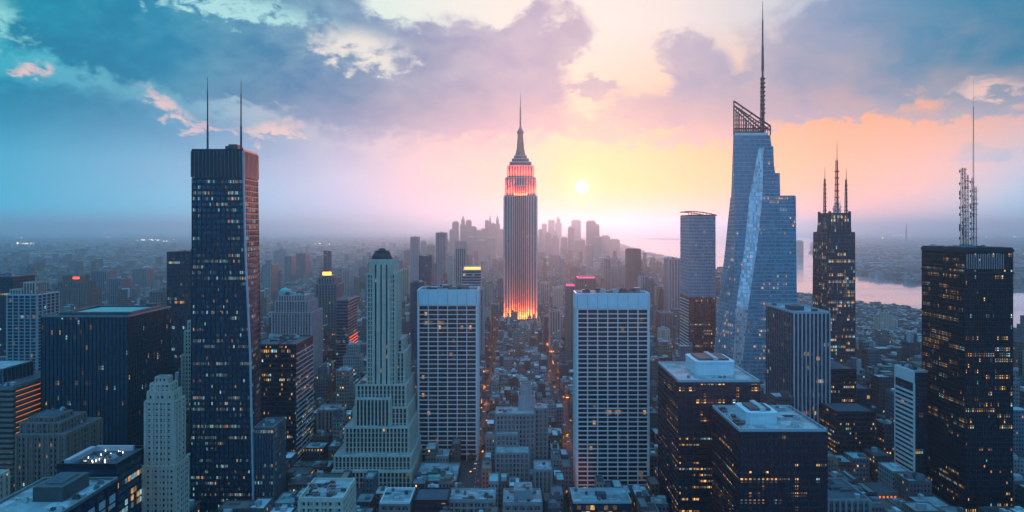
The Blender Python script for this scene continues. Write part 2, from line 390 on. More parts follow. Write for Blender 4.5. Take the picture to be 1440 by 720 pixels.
    def clutter(s, x0, x1, y0, y1, z, n, seed, big=6., mats=('unit','mech','steel')):
        """machines, ducts and vents on a roof, each a part"""
        rng = random.Random(seed)
        for i in range(n):
            w, d_, h = rng.uniform(.4, 1)*big, rng.uniform(.4, 1)*big, rng.uniform(.25, .7)*big*.7
            x, y = rng.uniform(x0+w, max(x0+w+.1, x1-w)), rng.uniform(y0+d_, max(y0+d_+.1, y1-d_)); mb = MB(); kind = rng.random()
            if kind < .45:
                mb.box(x-w/2, x+w/2, y-d_/2, y+d_/2, z, z+h); mb.box(x-w*.4, x+w*.4, y-d_*.4, y+d_*.4, z+h, z+h+.35)
                for k in range(2): mb.lathe(x+(k-.5)*w*.4, y, [(w*.16, z+h+.3), (w*.16, z+h+.9), (w*.1, z+h+.9)], 10)
                nm = 'cooling_unit'
            elif kind < .75:
                r = .18*big*rng.uniform(.3, .8); L = rng.uniform(1, 2.2)*big
                mb.box(x-L/2, x+L/2, y-r, y+r, z+.4, z+.4+2*r); mb.box(x-L/2, x-L/2+2*r, y-r*3, y+r, z, z+.4+2*r+.05); nm = 'duct'
                for k in range(3): mb.box(x-L/2+L*k/3+.1, x-L/2+L*k/3+.4, y-r*.6, y+r*.6, z, z+.4)
            elif kind < .9:
                r = w*.3; mb.lathe(x, y, [(r, z), (r, z+h), (r*1.15, z+h), (r*1.15, z+h+.3), (r*.3, z+h+r*.5)], 12); nm = 'vent_stack'
            else:
                mb.box(x-w/2, x+w/2, y-d_/2, y+d_/2, z, z+h*1.2); mb.box(x-w/2-.2, x+w/2+.2, y-d_/2-.2, y+d_/2+.2, z+h*1.2, z+h*1.2+.3); nm = 'stair_head'
            o = s.one(nm, mb, M[rng.choice(mats)])
def lattice(mb, cx, cy, z0, z1, r0, r1, seg, tk=.25):
    """three-legged lattice mast"""
    pts = []
    n = max(2, int((z1-z0)/seg))
    for i in range(n+1):
        f = i/n; r = r0+(r1-r0)*f; z = z0+(z1-z0)*f
        pts.append([(cx+r*math.cos(a), cy+r*math.sin(a), z) for a in (.5, 2.6, 4.7)])
    for a, b in zip(pts, pts[1:]):
        for k in range(3):
            mb.tube(a[k], b[k], tk, tk, 4); mb.tube(a[k], b[(k+1) % 3], tk*.6, tk*.6, 3); mb.tube(a[k], a[(k+1) % 3], tk*.6, tk*.6, 3)

# ---------------------------------------------------------------- landmark towers
NAVY = (.010,.040,.068)
F_dark   = facade('dark_curtain_wall', (.010,.022,.036), NAVY, 4., 3., (.06,.94), (.18,.95), lit=.10, rows=.8, warm=.45, power=.8)
F_dark2  = facade('dark_office_wall', (.010,.020,.034), NAVY, 4., 2.4, (.15,.85), (.3,.85), lit=.30, rows=1.3, warm=.85, power=1.5)
F_black  = facade('black_tower_wall', (.007,.013,.024), (.004,.012,.024), 3.9, 1.6, (.2,.8), (.3,.9), lit=.28, rows=1.4, warm=.75, power=1.3)
F_navy   = facade('navy_glass_wall', (.012,.034,.055), (.014,.075,.12), 4., 1.6, (.1,.9), (.15,.95), lit=.035, rows=1., warm=.6, power=.7, gmetal=.3)
F_blue   = facade('blue_glass_wall', (.10,.26,.34), (.05,.25,.33), 4.2, 1.5, (.07,.93), (.25,.96), lit=.07, rows=1.2, warm=.8, power=1., gmetal=.35, rough=.4, spec=.25)
F_sheen   = facade('glass_wall_painted_sky_sheen', (.45,.48,.52), (.80,.66,.64), 4.2, 1.5, (.05,.95), (.12,.96), lit=.02, warm=.8, power=.8, gmetal=.5)  # lighter glass for one facet: reflected sky is painted into the colour
M['gband'] = plain('pale_spandrel_glass', (.20,.36,.42), .4, .1, vary=.2)
F_strip  = facade('deep_window_strip', (.06,.06,.065), (.01,.015,.025), 3.8, 1.8, (.05,.95), (.3,.95), lit=.03, warm=.8, power=1.)
F_slab   = facade('recessed_slab_glazing', (.008,.014,.03), (.004,.008,.018), 3.9, 2.4, (.05,.95), (.1,.9), lit=.022, rows=2., warm=.9, power=.7, spec=.12, rough=.3)
F_stone  = facade('stone_window_wall', (.42,.37,.32), (.015,.02,.03), 3.7, 2.6, (.28,.72), (.28,.78), lit=.05, warm=.8, power=1.)
F_beige  = facade('beige_window_wall', (.54,.40,.32), (.015,.02,.03), 3.3, 2.3, (.25,.72), (.25,.75), lit=.05, warm=.8, power=.9)
F_brown  = facade('brown_window_wall', (.22,.14,.12), (.012,.016,.025), 3.7, 2.6, (.3,.7), (.25,.8), lit=.05, warm=.9, power=1.)
F_teal   = facade('teal_glass_wall', (.03,.06,.08), (.012,.05,.075), 4., 1.5, (.08,.92), (.2,.95), lit=.38, rows=1., warm=.55, power=1.1, gmetal=.2)
F_mid    = facade('grey_office_wall', (.12,.125,.14), (.012,.02,.03), 3.8, 2.2, (.2,.8), (.3,.85), lit=.08, warm=.7, power=1.)

def B(name, label, cat, px0, px1, py, D, depth, core, grid=None, bands=None, fins=None, cap=None, group=None, base=0., taper=None, h=1.2):
    """plain box tower given by the photograph's front-face columns, its roof row and its distance"""
    x0, x1, z = X(px0, D), X(px1, D), Z(py, D)
    T = Thing(name, label, cat, (x0+x1)/2, D+depth/2, group)
    P_ = rect(x0, x1, D, D+depth)
    T.tier([(base, P_), (z-h, P_)], core, grid, bands, fins)
    if cap: T.cap(P_, z-h, M[cap[0]], M[cap[1]], h)
    T.box = (x0, x1, D, D+depth, z-h)
    return T
def step(T, px0, px1, D, depth, pz0, pz1, core, grid=None, bands=None, fins=None, roof='roofdk', par='stone', D2=None, base0=False):
    """one setback of a stepped tower; rows measured on its own front plane"""
    q = rect(X(px0, D), X(px1, D), D, D+depth); z0 = 0. if base0 else Z(pz0, D); z1 = Z(pz1, D)
    T.tier([(z0, q), (z1, q)], core, grid, bands, fins); T.cap(q, z1, M[roof], M[par], .9, .5); return q, z1

# tall twin-masted dark tower -------------------------------------------------
D = 468; T = Thing('masted_tower', 'tall dark glass tower with two thin masts on its flat top', 'skyscraper', X(306,D), D+16)
zt = Z(210, D)
lv = [(0, [(X(268,D),D),(X(357,D),D),(X(369,D+28),D+28),(X(268,D),D+28)]),
      (Z(500,D), [(X(269,D),D),(X(352,D),D),(X(366,D+28),D+28),(X(269,D),D+28)]),
      (Z(350,D), [(X(270,D),D),(X(345,D),D),(X(364,D+28),D+28),(X(270,D),D+28)]),
      (zt-1, [(X(270,D),D),(X(342,D),D),(X(362,D+28),D+28),(X(270,D),D+28)])]
F_mast = facade('masted_tower_glass', (.012,.036,.056), (.014,.07,.11), 3.9, 1.15, (.12,.88), (.35,.9), lit=.30, rows=1.4, warm=.3, power=.55, gmetal=.25, rough=.16)
T.tier(lv, F_mast, M['dark'], (3.9, .7, .18), (3.45, .25, .35), topcut=19)
T.tier([(zt-19, grow(ring_at(lv, zt-19), .45)), (zt-1.1, grow(ring_at(lv, zt-1), .45))], M['dark'], M['steel'], None, (2.6, .3, .3), part='crown_cladding', gpart='crown_ribs')
T.cap(ring_at(lv, zt-1), zt-1, M['roofdk'], M['dark'], 1.3)
mb = MB(); mb.box(X(308,D), X(326,D), D+10, D+20, zt-.9, zt+3.5); mb.box(X(311,D), X(323,D), D+12, D+18, zt+3.5, zt+5); T.one('penthouse', mb, M['mech'])
for px, py in ((292, 108), (339, 113)):
    mb = MB(); a = D+8; h_ = Z(py, a)-zt
    mb.tube((X(px,a), a, zt-1), (X(px,a), a, zt+h_*.35), .75, .65, 8); mb.tube((X(px,a), a, zt+h_*.35), (X(px,a), a, zt+h_*.8), .55, .45, 6); mb.tube((X(px,a), a, zt+h_*.8), (X(px,a), a, zt+h_), .3, .15, 6)
    T.one('mast', mb, M['mast'])
for c in (1,):   # pale metal corner strip
    mb = MB()
    for (za, pa), (zb, pb) in zip(lv, lv[1:]): mb.prism([(pa[c][0]-.5,pa[c][1]-.8),(pa[c][0]+.6,pa[c][1]-.8),(pa[c][0]+.6,pa[c][1]+.5),(pa[c][0]-.5,pa[c][1]+.5)], [(pb[c][0]-.5,pb[c][1]-.8),(pb[c][0]+.6,pb[c][1]-.8),(pb[c][0]+.6,pb[c][1]+.5),(pb[c][0]-.5,pb[c][1]+.5)], za, zb)
    T.one('corner_strip', mb, M['whitedim'])
T.finish()
# lower wing in front of it
T = B('office_block', 'dark ribbed glass block at the foot of the two-masted tower', 'office building', 357.5, 385, 600, 468.5, 24, F_mast, M['steel'], None, (1.9, .3, .5), ('roofdk', 'steel'))
x0,x1,y0,y1,z = T.box; T.clutter(x0, x1, y0, y1, z+.25, 4, 3, 4.); T.finish()

# dark slab behind it on the left
T = B('office_tower', 'plain black slab tower just left of the two-masted tower', 'skyscraper', 235, 276, 354, 760, 40, F_dark, M['dark'], (4., .8, .25), (6., .7, .4), ('roofdk', 'dark'))
mb = MB(); mb.box(X(262,760), X(274,760), 770, 785, T.box[4], T.box[4]+4); T.one('penthouse', mb, M['mech']); T.finish()

# pale stepped tower half hidden between
T = Thing('stepped_tower', 'narrow pale stepped tower glimpsed left of the two-masted tower', 'apartment tower', X(266,640), 655)
step(T, 255, 275, 640, 30, 0, 500, F_stone, M['stone'], None, (3.2, .8, .5), base0=True); step(T, 259, 275, 645, 22, 500, 466, F_stone, M['stone'], None, (3.2, .8, .5)); step(T, 264, 275, 650, 14, 466, 452, F_stone, M['stone'], None, (3.2,.8,.5)); T.finish()

# broad glass block with green roof
D = 540; T = B('office_block', 'broad dark blue glass block with a sunken green roof', 'office building', 58, 180, 444, D, 68, F_navy, M['dark'], (4., .5, .2), (3.1, .35, .5), ('roofdk', 'steel'))
x0,x1,y0,y1,z = T.box
mb = MB(); mb.box(x0+14, x1-10, y0+16, y1-12, z+.1, z+1.6); T.one('green_roof', mb, M['roofgr'])
mb = MB(); mb.box(x0+10, x1-7, y0+11, y0+14.5, z+.1, z+2.6); mb.box(x1-7, x1-4, y0+11, y1-8, z+.1, z+2.6); mb.box(x0+7, x0+10, y0+11, y1-8, z+.1, z+2.6); mb.box(x0+10, x1-7, y1-10, y1-8, z+.1, z+2.6); T.one('screen_wall', mb, M['mech'])
mb = MB(); mb.box(x0+50, x0+60, y1-7, y1-2, z+.2, z+4); T.one('penthouse', mb, M['mech']); T.finish()

# beige apartment tower lower left
D = 400; T = Thing('apartment_tower', 'cream stone apartment tower with stepped crown, lower left', 'apartment tower', X(224,D), D+8)
step(T, 190, 246, D, 17, 0, 656, F_beige, M['stone2'], (3.3,.35,.25), (4.6,1.3,.4), par='stone2', base0=True)
step(T, 203, 245, D+1.5, 13.5, 656, 566, F_beige, M['stone2'], (3.3,.35,.25), (4.6,1.3,.4), par='stone2')
step(T, 207, 243, D+3, 10.5, 566, 552, F_beige, M['stone2'], None, (3.6,1.2,.4), par='stone2')
step(T, 211, 240, D+4, 8, 552, 541, F_beige, M['stone2'], None, (3,1,.4), par='stone2')
step(T, 218, 235, D+5, 6, 541, 532, F_beige, M['stone2'], None, (2.4,.8,.3), par='stone2'); T.finish()

# far left group
D = 700; T = Thing('apartment_tower', 'tall apartment tower with white balcony grid at the left edge', 'apartment tower', X(36,D), D+16)
step(T, 10, 52, D, 34, 0, 415, F_dark, M['whitedim'], (3.4,.5,.9), (6.5,.8,.9), par='whitedim', base0=True)
step(T, 33, 50, D+4, 16, 415, 398, F_brown, M['stone2'], None, (3,.8,.4), par='stone2'); step(T, 14, 30, D+4, 16, 415, 408, F_brown, M['stone2'], None, (3,.8,.4), par='stone2'); T.finish()
T = B('office_tower', 'dark tower cut off by the left edge, with pale top floors', 'skyscraper', -30, 18, 388, 860, 40, F_dark, M['dark'], (4,.8,.3), None, ('roofdk','steel')); T.clutter(T.box[0], T.box[1], T.box[2], T.box[3], T.box[4]+.2, 5, 8, 7.); T.finish()
D = 520; T = Thing('office_block', 'round-cornered office block with warm lit bands, left edge', 'office building', X(10,D), D+25)
F_band = facade('banded_office_wall', (.05,.045,.05), (.015,.02,.03), 4., 2., (.0,1.), (.35,.8), lit=.55, rows=2., warm=.97, power=.9)
step(T, -60, 18, D, 60, 0, 545, F_band, M['stone3'], (4., 1.9, .9), None, par='steel', base0=True); step(T, -60, 4, D+12, 34, 545, 520, F_dark, M['steel'], None, (4,.5,.3), roof='roof', par='steel')
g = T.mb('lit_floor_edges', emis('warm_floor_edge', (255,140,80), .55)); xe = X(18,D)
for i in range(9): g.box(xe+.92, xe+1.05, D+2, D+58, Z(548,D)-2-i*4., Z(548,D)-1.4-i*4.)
T.clutter(X(-20,D), X(16,D), D+2, D+11, Z(545,D)+.2, 4, 5, 4.); T.finish()
D = 1100; T = Thing('stepped_tower', 'brown stepped tower with a red lit top corner, left', 'skyscraper', X(100,D), D+20)
step(T, 76, 121, D, 42, 0, 408, F_brown, M['stone3'], None, (4,1.2,.6), par='stone3', base0=True); step(T, 81, 118, D+4, 33, 408, 397, F_brown, M['stone3'], None, (4,1.2,.6), par='stone3'); q, z = step(T, 88, 113, D+8, 24, 397, 388, F_brown, M['stone3'], None, (4,1.2,.6), par='stone3')
mb = MB(); mb.box(X(103,D+8), X(112,D+8), D+7.2, D+8, z-5, z-1.5); T.one('lit_sign', mb, M['lamp_red']); T.finish()
T = B('office_block', 'small brown flat-topped block between the green roof and the black slab', 'office building', 210, 234, 410, 1000, 30, F_brown, M['stone3'], None, (4,1,.5), ('roofdk','stone3')); T.clutter(T.box[0], T.box[1], T.box[2], T.box[3], T.box[4]+.2, 4, 81, 7.); T.finish()
D = 450; T = Thing('stepped_tower', 'old dark masonry block in shade below the broad glass block', 'office building', X(60,D), D+20)
step(T, 22, 92, D, 40, 0, 612, F_brown, M['stone3'], None, (3.4,1.1,.6), par='stone3', base0=True); step(T, 28, 84, D+5, 28, 612, 596, F_brown, M['stone3'], None, (3.4,1.1,.6), par='stone3'); step(T, 40, 78, D+9, 18, 596, 588, F_brown, M['stone3'], None, (3.4,1.1,.6), par='stone3')
T.clutter(X(40,D), X(75,D), D+10, D+25, Z(588,D)+.3, 4, 11, 3.5); T.finish()
D = 375; T = B('office_block', 'low dark block with a busy lit roof terrace, lower left', 'office building', 80, 164, 652, D, 32, F_dark, M['dark'], (4,.8,.3), None, ('roofdk','dark'), h=2.)
x0,x1,y0,y1,z = T.box; mb = MB(); mb.box(x0+2, x0+5, y0+3, y1-3, z+.2, z+3); mb.box(x0+2, x1-6, y1-5, y1-3, z+.2, z+3); T.one('screen_wall', mb, M['whitedim'])
T.clutter(x0+5, x1-3, y0+3, y1-5, z+.2, 18, 12, 3.)
rng = random.Random(4); mb = MB()
for i in range(16): a, b = rng.uniform(x0+8, x1-8), rng.uniform(y0+4, y1-5); mb.lathe(a, b, [(.1, z+.3), (.16, z+1.3), (.05, z+1.5)], 6)
T.one('terrace_lights', mb, M['lamp_white']).__setitem__('kind', 'stuff'); T.finish()
D = 300; T = B('office_block', 'flat pale roof with a black plant box, bottom left corner', 'office building', -34, 84, 722, D, 44, F_dark, M['dark'], (4.5,.8,.3), (8., 2.4, .25), ('roof','steel'), h=1.6)
x0,x1,y0,y1,z = T.box; mb = MB(); px_, py_ = X(46,316), X(88,316); mb.box(px_, py_, 316, 336, z+.2, z+7); T.one('plant_box', mb, M['mech'])
mb = MB(); mb.box(px_+3, py_-3, 320, 333, z+7, z+7.5); T.one('hatch', mb, M['roofdk']); T.clutter(py_+1, x1-1, 303, 340, z+.2, 9, 15, 3.); T.clutter(x0, px_, 303, 340, z+.2, 5, 16, 2.6)
for i in range(5):
    mb = MB(); yy = 302.5+i*8.6; mb.box(x1, x1+.25, yy, yy+5, z-12, z-5); T.one('window', mb, M['whitedim'])
T.finish()
T = B('office_block', 'pale ribbed corner block cut off at the left edge, near the bottom', 'office building', -60, -3, 668, 400, 9, F_stone, M['stone'], None, (4,1.4,.6), ('roof','stone')); T.finish()

# right of the masted tower
D = 560; T = B('office_tower', 'black tower with slanting white floor lines on its right side', 'skyscraper', 388, 416, 484, D, 48, F_black, M['whitedim'], None, None, ('roofdk','dark'))
T.e.location.x += 0
x0 = X(352, D); x1 = X(416, D); q = rect(x0, X(388,D)-.02, D, D+48); T.tier([(0, q), (T.box[4], q)], F_black); T.cap(q, T.box[4], M['roofdk'], M['dark'], 1.2)
g = T.mb('floor_lines', M['whitedim']); zt = T.box[4]; k = int(zt/3.9)
for i in range(2, k): g.box(x1, x1+.9, D+.5, D+48, i*3.9-.7, i*3.9)
g2 = T.mb('floor_bands', M['dark'])
for i in range(2, k): g2.box(x0, x1, D-.35, D, i*3.9-.7, i*3.9)
T.clutter(x0, x1, D+3, D+46, zt+.2, 10, 21, 6.); T.finish()
D = 800; T = Thing('stepped_tower', 'brownish old tower with green dome and glowing pink edge', 'skyscraper', X(412,D), D+20)
step(T, 382, 438, D, 46, 0, 440, F_brown, M['mauve'], None, (3.2,1.2,.7), par='mauve', base0=True); step(T, 387, 434, D+5, 36, 440, 424, F_brown, M['mauve'], None, (3.2,1.2,.7), par='mauve'); q, z = step(T, 391, 429, D+9, 26, 424, 416, F_brown, M['mauve'], None, (3.2,1.2,.7), par='mauve', roof='roofgr')
mb = MB(); mb.lathe(X(399,D+15), D+20, [(7,z),(7,z+3),(6,z+6),(3,z+8),(.3,z+9)], 14); T.one('green_dome', mb, M['roofgr']); mb = MB(); mb.lathe(X(420,D+15), D+22, [(5,z),(5,z+2),(4,z+5),(.5,z+6)], 12); T.one('tank', mb, M['mech'])
T.clutter(X(392,D), X(428,D), D+10, D+32, z+.3, 5, 31, 6.); T.finish()
D = 950; T = Thing('stepped_tower', 'slender ribbed tower topped by a bright orange lantern', 'skyscraper', X(458,D), D+18)
step(T, 440, 477, D, 38, 0, 480, F_mid, M['steel'], None, (4,1.3,.7), par='steel', base0=True); step(T, 443, 474, D+3, 32, 480, 400, F_mid, M['steel'], None, (4,1.3,.8), par='steel'); step(T, 447, 471, D+6, 24, 400, 391, F_mid, M['steel'], None, (4,1.3,.7), par='steel')
q, z = step(T, 452, 467, D+9, 14, 391, 388, F_mid, M['steel'], None, (4,1.3,.7), par='steel')
mb = MB(); mb.lathe(X(459.5,D+15), D+16, [(6,z+.2),(6,z+4.5),(5,z+5.5)], 10); T.one('lantern', mb, M['lamp_warm'])
mb = MB(); mb.lathe(X(459.5,D+15), D+16, [(6.6,z+5.5),(6.6,z+6.3),(2,z+9),(.4,z+10)], 10); T.one('lantern_roof', mb, M['dark']); T.finish()
D = 1050
T = B('office_tower', 'paired thin mast-like tower behind the orange lantern', 'skyscraper', 455, 459, 352, 1500, 8, F_mid, None, None, None, ('roofdk','steel')); q = rect(X(460.5,1500), X(465,1500), 1500, 1508); T.tier([(0,q),(Z(353,1500),q)], F_mid); T.finish()
D = 860; T = B('office_tower', 'banded dark tower with fiery orange slanting lines on its side', 'skyscraper', 473, 489, 421, D, 52, F_dark, M['steel'], (3.9,.9,.6), None, ('roofdk','steel'))
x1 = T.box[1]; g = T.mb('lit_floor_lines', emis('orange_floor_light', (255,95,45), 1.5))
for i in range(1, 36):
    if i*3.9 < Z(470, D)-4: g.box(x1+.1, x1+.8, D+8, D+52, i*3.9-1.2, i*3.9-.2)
q = rect(x1, x1+.1, D, D+52); T.finish()
D = 620; T = B('office_block', 'plain grey-beige block between the black tower and the setback tower', 'office building', 446, 474, 576, D, 18, F_brown, M['mauve'], None, (3.6,1.2,.6), ('roof','mauve')); T.clutter(T.box[0], T.box[1], T.box[2], T.box[3], T.box[4]+.2, 5, 41, 4.); T.finish()
D = 400; T = B('office_block', 'white office block with crowded roof, at the bottom left of centre', 'office building', 420, 482, 700, D, 32, F_stone, M['stone'], (3.9,1.,.5), (4.2,1.1,.55), ('roof','stone'), h=1.5); x0,x1,y0,y1,z = T.box
T.clutter(x0+1, x1-1, y0+1, y1-1, z+.2, 26, 42, 5.5); T.finish()

# stone setback tower ---------------------------------------------------------
D = 560; T = Thing('setback_tower', 'pale stone tower with dark ribbed dome and many setbacks', 'skyscraper', X(540,D), D+30)
st = M['stone']; kw = dict(grid=st)
def st_(a, b, d0, dep, p0, p1, fs=(3.4,1.25,.7), bs=None, base0=False): return step(T, a, b, D+d0, dep, p0, p1, F_strip, st, bs, fs, roof='roof', par='stone', base0=base0)
st_(466, 578, -32, 70, 0, 664, (3.,1.1,.7), (3.8,.5,.45), True)
st_(470, 578, -26, 66, 664, 642, (3.,1.1,.7), (3.8,.5,.45))
st_(485, 575, -18, 60, 642, 602, (3.,1.1,.7), (3.8,.4,.4))
st_(497, 573, -10, 54, 602, 574, (3.,1.1,.7), (3.8,.4,.4))
st_(500, 548, -12, 20, 600, 540+22, (3.,1.1,.7), None)
st_(501, 571, -4, 48, 574, 542, (3.,1.2,.7), (3.8,.4,.4))
st_(548, 569, 4, 36, 542, 496, (2.8,1.1,.6), (3.8,.5,.45))
st_(553, 566, 10, 26, 496, 478, (2.8,1.1,.6), (3.8,.5,.45))
q, z = st_(516, 556, 0, 30, 542, 385, (2.3,1.05,.35), (3.8,.9,.25))
# tall piers and dark channels on the shaft
for pa, pb in ((523.5,527.5),(529.8,535.2),(537.4,543),(545.2,549.5)):
    mb = MB(); mb.box(X(pa,D), X(pb,D), D-1.6, D-.2, Z(541,D), Z(372,D)); T.one('pier', mb, st)
for pa, pb in ((527.5,529.8),(535.2,537.4),(543,545.2)):
    mb = MB(); mb.box(X(pa,D), X(pb,D), D-.6, D-.1, Z(541,D), Z(372,D)); T.one('window_channel', mb, F_slab)
q, z = step(T, 519, 554, D+1, 26, 386, 374, M['stone'], None, None, None, roof='roof')
q, z = step(T, 521, 552, D+2, 24, 375, 366, M['stone'], M['stone'], None, (3.2,1.3,.5), roof='roofdk')
mb = MB(); cx, cy = X(537,D+12), D+14; zz = z+.3; mb.lathe(cx, cy, [(9,zz),(8.6,zz+2.4),(7.4,zz+4.6),(5.4,zz+6.4),(5.4,zz+7.2),(3.,zz+8),(2.6,zz+9),(.4,zz+9.6)], 16)
for i in range(16):
    w = 2*math.pi*i/16; mb.tube((cx+9.1*math.cos(w), cy+9.1*math.sin(w), zz), (cx+5.5*math.cos(w), cy+5.5*math.sin(w), zz+7.4), .35, .3, 4)
T.one('dome', mb, M['dark'])
T.clutter(X(500,D), X(516,D), D-3, D+20, Z(542,D)+.3, 4, 51, 4.); T.finish()

# the two white slabs ---------------------------------------------------------
def slab(label, pa, pb, ptop, pcap, D, depth, nb, seed, zb=0.):
    x0, x1 = X(pa,D), X(pb,D); zt, zc = Z(ptop,D), Z(pcap,D)
    T = Thing('slab_tower', label, 'skyscraper', (x0+x1)/2, D+depth/2); P_ = rect(x0, x1, D, D+depth)
    T.tier([(zb, P_), (zt-1.5, P_)], F_slab)
    w = M['white']; fl = 3.95*D/600.
    g = MB(); k = int((zc-4)/fl)
    for i in range(k+1):
        z = zc-1.2-i*fl; g.box(x0-.9, x1+.9, D-.95, D+depth+.95, z-.75, z)
    T.one('floor_bands', g, w)
    g = MB(); W_ = x1-x0
    for i in range(nb+1):
        c = x0+W_*i/nb; h = .55 if i in (0, nb) else .33
        g.box(c-h, c+h, D-1.35, D+.1, zb, zc-1); g.box(c-h, c+h, D+depth-.1, D+depth+1.35, zb, zc-1)
    n2 = max(3, round(depth/7))
    for i in range(n2+1):
        c = D+depth*i/n2; h = .5
        g.box(x0-1.35, x0+.1, c-h, c+h, zb, zc-1); g.box(x1-.1, x1+1.35, c-h, c+h, zb, zc-1)
    T.one('piers', g, w)
    g = MB(); g.box(x0-1.3, x1+1.3, D-1.3, D+depth+1.3, zc-1, zt-1.4)
    T.one('cap_cladding', g, M['capw'])
    g = MB()
    for i in range(nb+1): c = x0+W_*i/nb; g.box(c-.12, c+.12, D-1.45, D-1.3, zc-1, zt-1.5)
    T.one('cladding_joints', g, M['steel'])
    T.cap(grow(P_, 1.2), zt-1.4, M['roofdk'], M['capw'], 1.4, .7)
    T.clutter(x0+1, x1-1, D+2, D+depth-2, zt-1.1, 16, seed, 7.)
    T.box = (x0, x1, D, D+depth, zt); return T
M['capw'] = plain('pale_cap_cladding', (.62,.72,.74), .5, vary=.12)
slab('left white-gridded slab tower, the narrower of the pair', 589, 670, 407, 427, 590, 32, 6, 61).finish()
slab('right white-gridded slab tower, the wider of the pair', 812, 911, 412, 432, 520, 20, 7, 62).finish()

# lower roofs in front of the left slab
D = 520; T = B('office_block', 'dark low block with blue plant roof at the foot of the narrower slab', 'office building', 582, 642, 676, D, 42, F_dark, M['dark'], (4,.8,.3), None, ('roof','steel')); x0,x1,y0,y1,z = T.box
mb = MB(); mb.box(x0+9, x1-6, y0+5, y1-16, z+.2, z+2.6); T.one('plant_deck', mb, M['roofgr']); T.clutter(x0+9, x1-6, y0+5, y1-16, z+2.6, 10, 71, 5.); T.finish()
T = B('office_block', 'near-black block at the bottom, left of centre', 'office building', 582, 630, 703, 455, 22, F_dark, M['dark'], (4,.8,.3), None, ('roofdk','dark')); T.finish()
T = B('office_block', 'low wide stone block with two window rows, bottom centre', 'office building', 628, 696, 702, 462, 20, F_brown, M['concrete'], (4.,1.2,.5), (4.5,1.2,.55), ('roof','concrete')); T.clutter(T.box[0], T.box[1], T.box[2], T.box[3], T.box[4]+.2, 12, 72, 4.); T.finish()
T = B('office_block', 'white-roofed low block with curved roof house left of the near-black block', 'office building', 534, 576, 706, 455, 26, F_brown, M['concrete'], (4.,1.2,.5), (4.5,1.2,.55), ('roof','white')); T.clutter(T.box[0], T.box[1], T.box[2], T.box[3], T.box[4]+.2, 8, 73, 5.); T.finish()
T = B('office_block', 'small stone block with a pale penthouse at the bottom centre', 'office building', 708, 762, 706, 455, 24, F_brown, M['concrete'], (4.,1.2,.5), (4.5,1.2,.55), ('roof','concrete')); x0,x1,y0,y1,z = T.box
mb = MB(); mb.box(x0+7, x1-6, y0+5, y1-4, z+.2, z+7); T.one('penthouse', mb, M['concrete']); T.clutter(x0+7, x1-6, y0+5, y1-4, z+7, 6, 74, 3.5); T.clutter(x0, x1, y0, y1, z+.2, 8, 75, 3.); T.finish()

# old stepped block in the middle of the avenue view
D = 530; T = Thing('stepped_block', 'grey stepped office block with a blank mauve tower, centre foreground', 'office building', X(732,D), D+24)
def mb_(a, b, d0, dep, p1, base0=True): return step(T, a, b, D+d0, dep, 0, p1, F_brown, M['concrete'], (3.9,.7,.35), (3.,1.1,.5), roof='roof', par='concrete', base0=base0)
mb_(697, 744, 0, 16, 638); mb_(698, 728, 16, 8, 612); mb_(697, 752, 24, 22, 583); mb_(752, 770, 28, 16, 575); mb_(744, 762, 2, 12, 668)
q = rect(X(729,D+36), X(752,D+36), D+36, D+52); T.tier([(0,q),(Z(558,D+36),q)], M['mauve']); T.cap(q, Z(558,D+36), M['roofdk'], M['mauve'])
q = rect(X(732,D+40), X(748,D+40), D+40, D+50); T.tier([(0,q),(Z(543,D+40),q)], M['mauve']); T.cap(q, Z(543,D+40), M['roofdk'], M['mauve'])
T.clutter(X(699,D+26), X(727,D+26), D+26, D+40, Z(583,D+24)+.2, 7, 76, 4.); T.clutter(X(753,D+26), X(768,D+26), D+29, D+43, Z(575,D+28)+.2, 5, 77, 4.); T.finish()
T = B('office_block', 'narrow ribbed block right of the grey stepped block, beside the lit street', 'office building', 752, 776, 660, 500, 20, F_brown, M['concrete'], None, (3.,1.,.6), ('roof','concrete')); T.clutter(T.box[0], T.box[1], T.box[2], T.box[3], T.box[4]+.2, 5, 78, 3.); T.finish()
T = B('office_block', 'low pale-blue roof with a mast in front of the wider slab', 'office building', 806, 888, 705, 455, 24, F_dark, M['dark'], (4,.8,.3), None, ('roof','whitedim'), h=1.5); x0,x1,y0,y1,z = T.box
mb = MB(); mb.box(x0+17, x0+23, y0+6, y0+11, z+.2, z+4); T.one('penthouse', mb, M['mech']); mb = MB(); mb.box(x0+19, x0+19.5, y0+1, y1-1, z+.2, z+1.2); T.one('roof_divider', mb, M['whitedim']); T.clutter(x0, x1, y0, y1, z+.2, 6, 79, 3.5); T.finish()

# spired landmark -------------------------------------------------------------
D = 1343.; CX = X(732, D); k_ = D/F
T = Thing('spired_skyscraper', 'tall tapering skyscraper with needle spire and glowing orange base, centre', 'skyscraper', CX, D+25)
F_esb = facade('limestone_window_strip', (.10,.09,.12), (.02,.03,.045), 3.9, 3., (.1,.9), (.3,.9), lit=.05, warm=.9, power=1.)
limes = plain('limestone', (.74,.47,.42), .7)
def et(hw, d0, dep, p0, p1, fs, pr=1.0, base0=False, core=F_esb):
    w = hw*k_; q = rect(CX-w, CX+w, D+d0, D+d0+dep); T.tier([(0. if base0 else Z(p0,D), q), (Z(p1,D), q)], core, limes, None, fs); T.cap(q, Z(p1,D), M['roofdk'], limes, 1.5, .8)
et(34, -24, 100, 0, 464, (5.,2.2,1.), base0=True); et(28, -12, 80, 464, 452, (5.,2.2,1.))
et(23, 0, 56, 452, 276, (5.2,2.0,1.4)); et(21, 3, 50, 276, 250, (5.2,2.2,1.4)); et(18, 6, 44, 250, 233, (5.2,2.2,1.4))
et(8.5, -2.6, 10, 452, 262, (4.,.9,.5))
